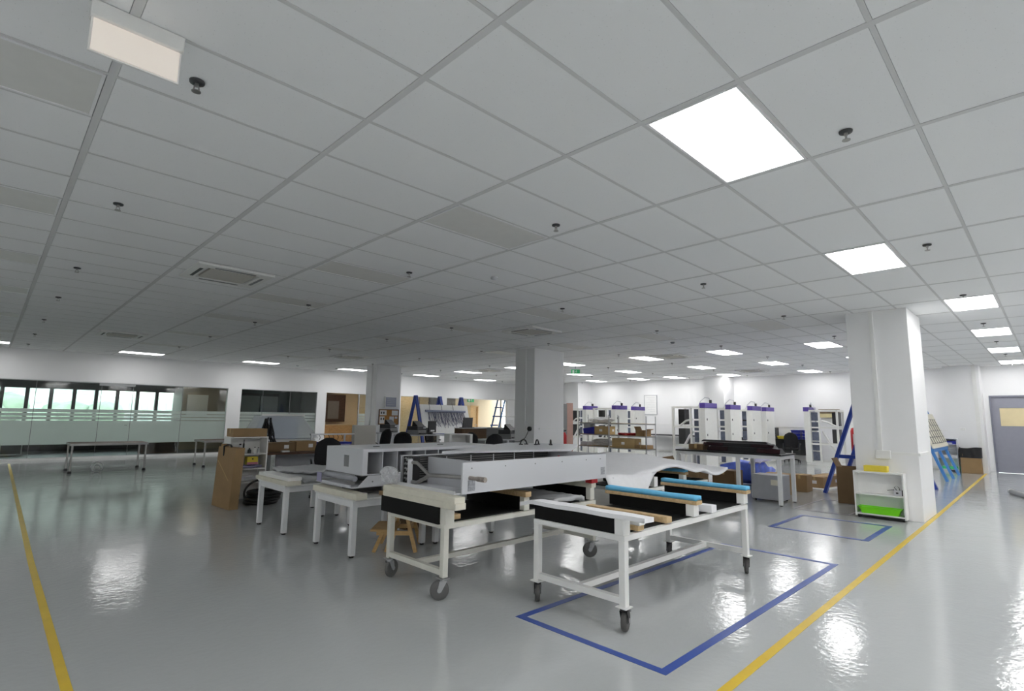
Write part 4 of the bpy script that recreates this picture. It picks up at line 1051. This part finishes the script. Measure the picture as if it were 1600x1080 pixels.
# brown fabric case, dark partition, third printer
x, y = G(735, 15.8)
t = thing('brown_case', 'brown fabric covered case on a pale counter left of the middle pillar', 'case', (x, y, 0), math.radians(-10))
box(-.5, .5, -.28, .28, 0, .82).build('counter', M['grey'], t); box(-.42, .42, -.24, .24, .82, 1.13).build('case_body', M['fabric'], t, bevel=.02); box(-.43, .43, -.25, .25, 1.13, 1.15).build('lid', M['lgrey'], t)
t = thing('black_panel', 'black slanted panel standing on the brown case', 'panel', (x-.12, y+.02, 1.15))
MB().hexa([(-.2, -.05, 0), (.16, -.05, 0), (.16, 0, 0), (-.2, 0, 0)], [(-.1, .02, .3), (.24, .02, .3), (.24, .06, .3), (-.1, .06, .3)]).build('panel', M['darkgrey'], t); box(-.22, .2, -.1, .1, 0, .015).build('foot', M['black'], t)
x, y = G(768, 17)
t = thing('grey_partition', 'dark grey desk partition behind the office chairs', 'partition', (x, y, 0), math.radians(-45))
box(-.75, .75, -.03, .03, 0, 1.12).build('screen', M['grey'], t); box(-.76, .76, -.035, .035, 1.12, 1.15).build('top_rail', M['lgrey'], t)
x, y = G(797, 15.3)
bench_desk('pale desk with the third printer beside the middle pillar', (x-1.1, y-.2, 0), 1.5, .7, .86)
dup(pr1, (x+.05, y+.15, .86), .4, 'third dark printer, half hidden by the middle pillar')
x, y = G(716, 12.4)
t = thing('white_machine', 'small white machine on black base before the brown case', 'machine', (x, y, 0), math.radians(-20))
box(-.28, .28, -.2, .2, 0, .80).build('pedestal', M['grey'], t); box(-.3, .3, -.22, .22, .80, .87).build('base', M['black'], t)
MB().box(-.28, .28, .1, .2, .87, 1.06).box(-.28, -.22, -.2, .1, .87, 1.06).box(.22, .28, -.2, .1, .87, 1.06).box(-.28, .28, -.2, .2, 1.06, 1.08).build('housing', M['white'], t)
# tall white frame rack with light blue ladder, left of the middle pillar
x, y = G(793, 19)
t = thing('open_rack', 'tall white open frame beside the middle pillar', 'rack', (x, y, 0), math.radians(-45))
for s in (-.26, .26): box(s-.025, s+.025, -.025, .025, 0, 2.12).build('post', M['white'], t)
for z in (.9, 1.5, 2.1): box(-.235, .235, -.02, .02, z-.02, z+.02).build('rail', M['white'], t)
box(-.05, .2, -.02, -.01, 1.0, 1.38).build('pinned_sheet', M['paper'], t)
x, y = G(776, 18)
t = thing('blue_ladder', 'light blue leaning ladder left of the white frame', 'ladder', (x, y, 0), math.radians(-45))
for s in (-.1, .14): MB().bar((s-.32, s*.6, 0), (s+.12, s*.6, 2.05), .05, .05).build('rail', M['blue2'], t)
for k in range(6): MB().bar((-.42+.07*k, -.06, .3+.3*k), (-.18+.07*k, .084, .3+.3*k), .03, .04).build('rung', M['blue'], t)
# plug and cable on the middle pillar
pl = thing('wall_plug', 'black plug and drooping cable on the middle pillar', 'plug', (10.1, 9.58, 1.19))
MB().cyl((-.05, 0, 0), (0, 0, 0), .06, 12).build('plug', M['black'], pl)
MB().tube([(-.05, 0, 0), (-.07, .02, -.1), (-.06, .12, -.24), (-.08, .3, -.33), (-.1, .55, -.34)], .008, 6).build('cable', M['black'], pl)
# small dark tools on the rear of the chassis
for k, (px, lab) in enumerate(((801, 'left black clamp on the metal lid'), (812, 'middle black clamp on the metal lid'), (822, 'right black clamp on the metal lid'))):
    t = thing('clamp', lab, 'clamp', (5.25+.13*k, 5.1-.13*k, 1.1206), .4*k)
    MB().torus((0, 0, .006), .06, .01, 'y', 10, 6, 0, PI).build('arch', M['black'], t); MB().bar((-.07, 0, .006), (-.03, 0, .006), .04, .012).bar((.03, 0, .006), (.07, 0, .006), .04, .012).build('feet', M['black'], t)

# ================================================================== RACKS with purple caps
def make_rack(label):
    """local: front-left (-X,-Y) corner at origin; x 0..0.78, y 0..1.05, purple capped panel on the -Y end"""
    t = thing('test_rack', label, 'rack', (0, 0, 0), 0, 'white racks with purple caps')
    Wd, Ln, Ht = .78, 1.05, 1.88
    box(0, Wd, 0, .14, .08, Ht-.05).build('door_panel', M['rackwhite'], t, bevel=.006)
    MB().box(-.012, Wd, -.012, .16, Ht-.05, Ht+.1).build('purple_cap', M['purple'], t, bevel=.006)
    for z in (.6, 1.05, 1.5): box(.1, .13, -.012, 0, z-.03, z+.03).build('door_handle', M['darkgrey'], t)
    for (x, y) in ((.02, Ln-.03), (Wd-.03, Ln-.03), (.02, .17), (Wd-.03, .17)): box(x-.025, x+.035, y-.03, y+.03, 0, Ht).build('upright', M['rackwhite'], t)
    MB().box(-.005, .06, .2, Ln, Ht-.05, Ht).box(Wd-.06, Wd, .2, Ln, Ht-.05, Ht).box(0, Wd, Ln-.05, Ln, Ht-.05, Ht-.002).build('top_beam', M['rackwhite'], t)
    for z in (.1, .72, 1.28): MB().box(0, .05, .2, Ln, z-.03, z+.02).box(Wd-.05, Wd, .2, Ln, z-.03, z+.02).build('shelf_rail', M['rackwhite'], t)
    MB().box(.02, .07, .44, .49, .1, Ht-.05).build('mid_post', M['rackwhite'], t)
    for k in range(5): box(.12, .3, .2, .40, .15+.34*k, .44+.34*k).build('module', M['duct'], t)
    box(.3, .6, .78, 1.0, .75, 1.22).build('equipment_box', M['darkgrey'], t)
    box(.3, .6, .8, 1.0, 1.34, 1.8).build('equipment_box', M['black'], t)
    MB().tube([(.2, .9, .5), (.15, .75, .7), (.2, .6, 1.0), (.25, .5, 1.15)], .035, 8).tube([(.3, .95, 1.3), (.2, .7, 1.45), (.25, .5, 1.5)], .03, 8).build('white_hose', M['white'], t)
    MB().tube([(.55, .08, Ht+.1), (.5, .1, Ht+.25), (.35, .16, Ht+.27), (.25, .25, Ht+.15), (.2, .3, Ht)], .014, 6).build('top_cable', M['lgrey'], t)
    box(.5, .57, .05, .1, Ht+.1, Ht+.2).build('cable_plug', M['black'], t)
    box(0, Wd, .02, Ln-.02, .0, .07).build('base', M['rackwhite'], t)
    return t
rk = None
for px, d, lab in ((1103, 15.3, 'nearest white rack with a purple cap, behind the table of light bars'), (1143, 16.8, 'second white purple-capped rack behind the light bars'), (1177, 18.1, 'third white purple-capped rack behind the light bars'),
        (1199, 19.3, 'fourth and farthest purple-capped rack behind the light bars'), (911, 21.8, 'leftmost purple-capped rack behind the wire shelves'), (962, 19.9, 'middle purple-capped rack behind the wire shelves'), (992, 21.4, 'rightmost purple-capped rack behind the wire shelves')):
    x, y = G(px, d)
    if px == 911: x, y = 17.5, 13.45
    if rk is None: rk = make_rack(lab); rk.location = (x, y, 0)
    else: dup(rk, (x, y, 0), 0, lab)
# mirrored rack at right
rr = dup(rk, (20.5, 6.2, 0), 0, 'white open rack by the right wall, purple cap at its left post')
rr.scale = (1, -1, 1)
# unfinished dark rail objects at the rack feet
# wire shelving
def wire_shelf(label, loc, L, D, H, zs, m='timber'):
    """local: -X,-Y corner at origin, length along y"""
    t = thing('wire_shelf', label, 'shelf', loc, 0)
    for (x, y) in ((0, 0), (D, 0), (0, L), (D, L)): MB().cyl((x, y, 0), (x, y, H), .013, 8).build('post', M['zinc'], t)
    for k, z in enumerate(zs):
        sh = MB().bar((0, 0, z), (0, L, z), .012, .03).bar((D, 0, z), (D, L, z), .012, .03).bar((0, 0, z), (D, 0, z), .012, .03).bar((0, L, z), (D, L, z), .012, .03)
        for q in range(1, 8): sh.bar((D*q/8, 0, z+.01), (D*q/8, L, z+.01), .006, .006)
        s_ = sh.build('wire_deck', M['zinc'], t)
        box(.008, D-.008, .01, L-.01, z+.014, z+.02).build('liner', M['carton_l'], s_)
    return t
SZ = (.25, .62, .98, 1.33)
# near unit (right), far unit (left)
xb, yb_ = G(1010, 14.9)
wire_shelf('chrome wire shelf unit nearest the racks, right of two', (xb, yb_, 0), 1.25, .5, 1.56, SZ)
xc, yc_ = G(951, 16.1)
wire_shelf('chrome wire shelf unit beside the middle pillar, left of two', (xc, yc_, 0), 1.15, .5, 1.6, SZ)
z = lambda k: SZ[k]+.0205
carton('yellowish carton with white label on the left wire shelf', (xc+.25, yc_+.32, z(2)), .4, .5, .24, 0, 'carton_l', lab=True)
bb_ = thing('blue_bin', 'large blue bin on the left wire shelf', 'bin', (xc+.25, yc_+.8, z(2)))
MB().hexa([(-.18, -.2, 0), (.18, -.2, 0), (.18, .2, 0), (-.18, .2, 0)], [(-.2, -.22, .22), (.2, -.22, .22), (.2, .22, .16), (-.2, .22, .16)]).build('bin_body', M['binblue'], bb_)
MB().hexa([(-.16, -.05, .17), (.14, -.05, .17), (.14, .2, .17), (-.16, .2, .17)], [(-.14, .0, .36), (.12, .0, .36), (.12, .25, .33), (-.14, .25, .33)]).build('grey_packet', M['lgrey'], bb_)
bag('white_bag', 'heap of clear bags on the top of the left wire shelf', (xc+.25, yc_+.45, z(3)), .2, .4, .18, 'wrapthick', seed=11)
bag('white_bag', 'clear plastic bags on the lower deck of the left wire shelf', (xc+.25, yc_+.4, z(1)), .2, .36, .22, 'wrapthick', seed=12)
block('grey_tray_stack', 'stack of grey trays at the left of the left wire shelf', xc+.06, xc+.44, yc_+.86, yc_+1.13, z(1), z(1)+.12, 'lgrey', cat='tray')
carton('long yellowish carton with white label on the right wire shelf', (xb+.25, yb_+.82, z(1)), .36, .78, .27, 0, 'carton_l', lab=True)
carton('flat brown carton on the right wire shelf lower deck', (xb+.25, yb_+.24, z(1)), .36, .4, .1, 0, 'carton')
carton('small open brown carton on the right wire shelf', (xb+.25, yb_+.25, z(2)), .34, .3, .16, 0, 'carton', True)
rdp = MB().grid(lambda u, v: (xb+.08+.36*v, yb_+.5+.5*u, z(2)+.045+.03*math.sin(u*9+v*5)), 14, 8, .035)
tag(rdp.build('red_packets', M['red']), 'flat pile of red packets on the right wire shelf', 'packets')
carton('small yellow carton at the foot of the wire shelves', (xc-.3, yc_-.3, 0), .35, .3, .46, 0, 'carton_l')
# red extinguisher and leaning boards left of wire shelves
x, y = G(881, 16.5)
t = thing('fire_extinguisher', 'red fire extinguisher standing beside the middle pillar', 'extinguisher', (x, y, .52))
MB().lathe((0, 0, 0), [(.085, 0), (.09, .03), (.09, .42), (.05, .5), (.03, .52)], 14).build('cylinder', M['red'], t); MB().bar((-.03, 0, .55), (.1, 0, .58), .03).build('handle', M['black'], t); box(-.15, .15, -.15, .15, -.52, 0).build('stand', M['grey'], t)
x, y = G(886, 19.5)
t = thing('leaning_boards', 'dark and pinkish boards standing behind the left rack frame', 'boards', (x, y, 0), math.radians(-45))
box(-.18, .0, 0, .03, 0, 2.0).build('dark_board', M['grey'], t); box(-.02, .22, .03, .06, 0, 2.03).build('pink_board', M['pink'], t)
# poster on the right wall
po = thing('wall_poster', 'white framed poster with faint text on the right wall', 'poster', (22.49, 13.45, 2.15))
MB().box(-.02, .01, -.34, -.32, -.46, .46).box(-.02, .01, .32, .34, -.46, .46).box(-.02, .01, -.32, .32, -.46, -.44).box(-.02, .01, -.32, .32, .44, .46).build('frame', M['silver'], po)
ps = box(-.008, .01, -.32, .32, -.44, .44).build('sheet', M['paper'], po)
for k in range(9): box(-.0095, -.008, -.24, .24-.1*(k % 3), .34-.08*k, .352-.08*k).build('text_line', mat('faint_print', (.62, .62, .64), .7), ps)
box(22.482, 22.5, 2.45, 9.3, 1.235, 1.26).build('trim_2', M['white'])['kind'] = 'structure'
box(22.482, 22.5, 10.25, 16.9, 1.235, 1.26).build('trim_3', M['white'])['kind'] = 'structure'
sk_ = thing('wall_socket', 'small white wall switch plate on the right column', 'switch', (21.749, 2.05, 1.32)); box(-.015, 0, -.06, .06, -.04, .04).build('plate', M['white'], sk_, bevel=.004); box(-.02, -.015, -.02, .02, -.02, .02).build('rocker', M['paper'], sk_)
# workbench along the right wall
rb = thing('wall_bench', 'long dark bench along the right wall behind the racks', 'workbench', (21.75, 6.35, 0))
box(0, .7, 0, 2.9, .76, .8).build('bench_top', M['black'], rb)
for y in (.05, 1.45, 2.85): box(.03, .09, y-.03, y+.03, 0, .76).build('leg', M['grey'], rb)
box(.55, .58, .1, 2.8, .2, .75).build('panel', M['darkgrey'], rb)
rb2 = thing('wall_bench', 'long dark bench along the right wall behind the wire shelves', 'workbench', (21.75, 10.5, 0))
box(0, .7, 0, 2.9, .76, .8).build('bench_top', M['darkgrey'], rb2)
for y in (.05, 1.45, 2.85): box(.03, .09, y-.03, y+.03, 0, .76).build('leg', M['grey'], rb2)
for k, (y, m, lab) in enumerate(((6.55, 'binblue', 'right blue stacked bins on the wall bench'), (6.95, 'binblue', 'left blue stacked bins on the wall bench'), (7.45, 'yellowcard', 'yellow trays on the wall bench left of the blue bins'))):
    t = thing('storage_bins', lab, 'bins', (22.1, y, .8))
    for q in range(3 if m == 'binblue' else 1):
        MB().hexa([(-.17, -.14, .12*q), (.17, -.14, .12*q), (.17, .14, .12*q), (-.17, .14, .12*q)], [(-.2, -.17, .12*q+.11), (.17, -.17, .12*q+.11), (.17, .17, .12*q+.11), (-.2, .17, .12*q+.11)]).build('bin', M[m], t)
for k, (y, h_) in enumerate(((7.9, .42), (8.4, .6))):
    t = thing('drawer_cabinet', '%s dark small-parts drawer cabinet on the wall bench' % ('lower' if k == 0 else 'taller'), 'cabinet', (22.15, y, .8))
    box(-.16, .16, -.22, .22, 0, h_).build('body', M['darkgrey'], t)
    for r in range(int(h_/.1)):
        for c in range(3): box(-.175, -.16, -.2+.14*c, -.08+.14*c, .015+.1*r, .09+.1*r).build('drawer', M['grey'], t)
dup(ch0, (21.3, 6.9, 0), math.radians(100), 'black office chair at the bench by the right wall')
# gilded frame above right rack
t = thing('metal_fitting', 'bronze coloured wall fitting behind the right open rack', 'fitting', (22.4, 5.9, 1.78)); box(-.1, .1, -.33, .33, 0, .16).build('box', mat('bronze', (.25, .20, .12), .3, metal=.7, var=.3), t); box(-.09, .09, -.3, .3, -.15, 0).build('lens', M['yellowcard'].copy() if False else mat('amber_lens', (.62, .55, .30), .3), t)

# ================================================================== table D with light bars
TD = thing('light_bar_table', 'white table holding a stack of black light bars', 'table', (10.1, 3.48, 0))
for (x, y) in ((.03, .03), (.72, .03), (.03, .76), (.72, .76), (.03, 1.95), (.72, 1.95)): 
    lg = box(x-.03, x+.03, y-.03, y+.03, .015, .80).build('leg', M['tablewhite'], TD); MB().cyl((x, y, 0), (x, y, .015), .025, 8).build('foot', M['black'], lg)
box(-.02, .77, -.02, 2.0, .865, .89).build('table_top', M['black'], TD)
MB().box(0, .75, 0, .04, .80, .865).box(0, .04, .04, 1.98, .80, .865).box(.71, .75, .04, 1.98, .80, .865).box(.04, .71, 1.94, 1.98, .80, .865).build('apron', M['tablewhite'], TD)
for k in range(3):
    t = thing('light_bar', ['lowest wide black and dark red light bar on the table', 'middle black light bar on the table', 'top thin black light bar laid on the others'][k], 'light bar', (10.42+(-.04, .02, .1)[k], 4.27+(-.08, .05, .18)[k], (.89, .985, 1.055)[k]))
    L, W_, h_ = ((1.32, .36, .095), (1.3, .3, .07), (1.32, .14, .035))[k]
    MB().hexa([(-W_/2, -L/2, 0), (W_/2, -L/2, 0), (W_/2, L/2, 0), (-W_/2, L/2, 0)], [(-W_/2+.04, -L/2+.06, h_), (W_/2-.02, -L/2+.06, h_), (W_/2-.02, L/2-.03, h_), (-W_/2+.04, L/2-.03, h_)]).build('housing', M['black'], t)
    if k < 2:
        for q in (-.36, .36): MB().hexa([(-W_/2-.006, q*L-.2, .012), (-W_/2+.01, q*L-.2, .012), (-W_/2+.01, q*L+.2, .012), (-W_/2-.006, q*L+.2, .012)], [(-W_/2+.024, q*L-.2, h_-.01), (-W_/2+.045, q*L-.2, h_-.01), (-W_/2+.045, q*L+.2, h_-.01), (-W_/2+.024, q*L+.2, h_-.01)]).build('red_lens', M['maroon'], t)
carton('small carton with loose papers at the left of the light bar table', (10.4, 5.13, .89), .3, .3, .11, 0, 'carton_d')
gb = thing('grey_cabinet', 'grey metal cabinet box on the floor under the light bar table', 'cabinet', (10.55, 3.62, 0))
box(0, .4, 0, .55, .03, .48).build('cabinet_body', M['silver'], gb, bevel=.006); box(-.003, 0, .08, .2, .3, .4).build('paper_label', M['creamboard'], gb)
for (x, y) in ((.05, .05), (.35, .05), (.05, .5), (.35, .5)): MB().cyl((x, y, 0), (x, y, .03), .02, 8).build('foot', M['black'], gb)
# cartons behind and beside
carton('large open brown carton left of the light bar table', (9.75, 5.05, 0), .55, .6, .55, .15, 'carton_d', True)
carton('tall brown carton under the middle of the light bar table', (10.75, 4.72, 0), .4, .45, .5, 0, 'carton_d')
carton('brown carton behind the grey cabinet', (11.9, 4.15, 0), .55, .5, .40, .1, 'carton')
carton('brown carton standing right of the light bar table', (12.7, 3.95, 0), .35, .3, .35, 0, 'carton')
carton('long low brown carton on white board on the floor', (13.95, 3.86, .02), 1.1, .38, .24, -.1, 'carton', lab=True)
block('white_floor_board', 'flat white board on the floor under the long low carton', 13.2, 14.75, 3.56, 4.16, 0, .018, 'white', -.1, 'board')
bp = MB().grid(lambda u, v: (12.25+1.2*u+.1*math.sin(v*5), 4.75+.75*v, .46+.08*math.sin(u*5+v*3)+.03*math.sin(u*17)), 20, 12, .35)
tag(bp.build('blue_wrapped_bundle', M['wrapblue']), 'blue plastic wrapped bundle on the floor behind the light bar table', 'bundle')
tag(MB().grid(lambda u, v: (12.2+1.0*u, 4.62+.25*v, .56+.12*u+.03*math.sin(v*6+u*8)), 14, 6, .01).build('lilac_wrap_sheet', film('lilac_sheet', (.70, .68, .86), .15, .3)), 'loose lilac plastic sheet over the blue bundle', 'sheet')

# ================================================================== RIGHT: pillar bookcase, cartons, A-frames, door corner
LB = bookcase('low_bookcase', 'low white bookcase on castors in front of the near pillar', (9.99, 2.02, .03), .66, .2, .69, (.045, .35), 'white', -PI/2, 0)
for (x, y) in ((-.29, .05), (.29, .05), (-.29, .16), (.29, .16)): MB().cyl((x-.012, y, -.005), (x+.012, y, -.005), .024, 10).build('castor', M['black'], LB)
box(-.3, .3, .01, .19, .0, .02).build('base_board', M['black'], LB)
yx = thing('yellow_box', 'bright yellow box on top of the low bookcase', 'box', (10.09, 2.05, .721)); box(-.07, .07, -.155, .155, 0, .09).build('box_body', M['yellowcard'], yx, bevel=.004); box(-.0715, -.07, -.14, .12, .015, .02).build('box_seam', M['yellow'], yx)
gt = thing('green_tray', 'lime green plastic tray on the bottom shelf of the low bookcase', 'tray', (10.075, 2.03, .0765))
q = MB(); hx, hy, tx, ty, h_, th = .065, .235, .085, .275, .10, .006
q.hexa([(-hx, -hy, 0), (hx, -hy, 0), (hx, hy, 0), (-hx, hy, 0)], [(-hx, -hy, th), (hx, -hy, th), (hx, hy, th), (-hx, hy, th)])
q.hexa([(-hx, -hy, 0), (-hx+th, -hy, 0), (-hx+th, hy, 0), (-hx, hy, 0)], [(-tx, -ty, h_), (-tx+th, -ty, h_), (-tx+th, ty, h_), (-tx, ty, h_)])
q.hexa([(hx-th, -hy, 0), (hx, -hy, 0), (hx, hy, 0), (hx-th, hy, 0)], [(tx-th, -ty, h_), (tx, -ty, h_), (tx, ty, h_), (tx-th, ty, h_)])
q.hexa([(-hx, -hy, 0), (hx, -hy, 0), (hx, -hy+th, 0), (-hx, -hy+th, 0)], [(-tx, -ty, h_), (tx, -ty, h_), (tx, -ty+th, h_), (-tx, -ty+th, h_)])
q.hexa([(-hx, hy-th, 0), (hx, hy-th, 0), (hx, hy, 0), (-hx, hy, 0)], [(-tx, ty-th, h_), (tx, ty-th, h_), (tx, ty, h_), (-tx, ty, h_)])
q.build('tray_body', M['green'], gt)
MB().box(-tx-.01, -tx+.004, -ty-.01, ty+.01, h_-.006, h_+.002).box(tx-.004, tx+.01, -ty-.01, ty+.01, h_-.006, h_+.002).box(-tx, tx, -ty-.01, -ty+.004, h_-.006, h_+.002).box(-tx, tx, ty-.004, ty+.01, h_-.006, h_+.002).build('tray_rim', M['green'], gt)
pu = thing('power_supply', 'small grey power unit with black cable on the bookcase shelf', 'power unit', (10.08, 1.795, .381))
box(-.05, .05, -.065, .04, 0, .08).build('case', M['lgrey'], pu, bevel=.004); box(-.052, -.05, -.02, .01, .03, .05).build('socket', M['black'], pu); box(-.05, .05, -.08, -.065, 0, .085).build('end_cap', M['black'], pu)
MB().tube([(-.03, .0, .08), (-.03, .03, .12), (-.03, .0, .15), (-.03, -.03, .12), (-.03, -.04, .08)], .005, 6).tube([(-.03, .03, .085), (-.04, .12, .07)], .005, 6).build('cable', M['black'], pu)
carton('tall brown carton beside the near pillar', (11.62, 2.75, 0), .35, .42, .66, 0, 'carton_d', True)
# A-frame racks on the right
AR = a_frame('blue_a_frame', 'dark blue A-frame rack behind the near pillar, left part visible', [12.8, 14.08, 15.5], 2.78, .76, 2.15, 'blue', .12)
lean_board('grey_board', 'pale board leaning on the dark blue A-frame behind the pillar', 12.9, 15.6, 2.78, .76, 2.15, .83, 1.85, 'lgrey')
A3 = a_frame('light_blue_a_frame', 'lighter blue A-frame rack near the grey door', [17.8, 18.95, 20.2], 2.84, .76, 2.15, 'blue2', .12)
bd2, f2 = lean_board('layout_board', 'cream layout board with thin lines on the lighter blue A-frame', 17.7, 20.5, 2.84, .76, 2.15, .83, 1.75, 'creamboard')
ln = MB()
for k in range(5):
    zz = .95+.16*k; ln.bar((17.8, f2(zz)-.031, zz), (20.4, f2(zz)-.031, zz), .02, .01)
for k in range(7):
    ln.bar((18.0+.37*k, f2(.95)-.031, .95), (18.0+.37*k, f2(1.59)-.031, 1.59), .02, .01)
ln.build('drawn_lines', M['darkgrey'], bd2)
t = thing('red_drum', 'red cylinder with white label behind the dark blue A-frame', 'cylinder', (14.75, 3.33, 0))
MB().lathe((0, 0, .72), [(.10, 0), (.13, .05), (.13, .55), (.11, .62), (.05, .64)], 16).build('cylinder', M['red'], t); box(-.22, .22, -.22, .22, 0, .72).build('stand', M['lgrey'], t); MB().box(-.145, -.135, -.05, .05, .95, 1.2).build('white_label', M['paper'], t)
# shelf by the door, bin carton, cable mess
GS = bookcase('grey_shelf', 'grey open shelf unit beside the bin near the grey door', (21.5, 2.45, 0), .5, .28, 1.02, (.08, .42, .66, .84), 'lgrey', -PI/2)
t = thing('blue_bin', 'blue bin on the top shelf near the grey door', 'bin', (21.64, 2.42, .841)); MB().hexa([(-.1, -.19, 0), (.1, -.19, 0), (.1, .19, 0), (-.1, .19, 0)], [(-.12, -.21, .1), (.1, -.21, .1), (.1, .21, .1), (-.12, .21, .1)]).build('bin_body', M['binblue'], t); box(-.112, -.1, -.1, .1, .02, .05).build('label_slot', M['paper'], t)
bag('white_bag', 'white crumpled bag on the middle shelf near the grey door', (21.63, 2.42, .661), .08, .17, .14, 'wrapthick', seed=21)
block('magazine_stack', 'stack of grey papers on the low shelf near the grey door', 21.54, 21.74, 2.22, 2.6, .42, .5, 'paper', cat='papers')
block('green_folder', 'green box on the bottom shelf near the grey door', 21.54, 21.72, 2.2, 2.62, .081, .16, 'exitgreen', cat='box')
bn = thing('bin_box', 'cardboard box bin lined with a black bag beside the grey door', 'bin', (21.52, 1.90, 0))
box(-.2, .2, -.235, .235, 0, .58).build('box_body', M['carton'], bn, bevel=.008)
def bl(u, v):
    a = 2*PI*u; s, c = math.sin(a), math.cos(a); k = 1/max(abs(s), abs(c)); r = 1+.035*math.sin(9*a+v*4)+.03*math.sin(17*a)
    return ((.2+.012)*c*k*r, (.235+.014)*s*k*r, .46+.29*v*(1-.06*math.sin(3*a)))
MB().grid(bl, 48, 5).add([(-.2, -.23, .72), (.2, -.23, .72), (.2, .23, .70), (-.2, .23, .70)], [(0, 1, 2, 3)]).build('bag_liner', M['black'], bn)
# dark cable heap behind the light blue frame
cb2 = MB(); rnd = random.Random(15)
for k in range(18):
    cx, cy = 21.3+rnd.uniform(-.15, .15), 3.35+rnd.uniform(-.2, .2)
    cb2.tube([(cx, cy, .75), (cx+rnd.uniform(-.2, .2), cy+rnd.uniform(-.2, .2), 1.1), (cx+rnd.uniform(-.2, .2), cy+rnd.uniform(-.25, .25), .9), (cx, cy+rnd.uniform(-.3, .3), .77)], .014, 5)
t = tag(cb2.build('cable_heap', M['black']), 'dark heap of cables on a low stand near the grey door', 'cables'); t['kind'] = 'stuff'
box(21.0, 21.45, 2.95, 3.7, 0, .76).build('stand', M['darkgrey'], t)
# pipe end at the right edge of the frame
pp_ = thing('grey_tube', 'grey plastic tube lying on the floor at the right edge', 'tube', (15.9, .78, 0))
MB().tube([(0, .02, .055), (-.25, -.06, .055), (-1.0, -.35, .055), (-1.7, -.6, .055)], .05, 14).build('tube', M['grey'], pp_)
MB().tube([(.02, .026, .055), (-.05, .004, .055)], .056, 14).build('end_collar', M['zinc'], pp_)
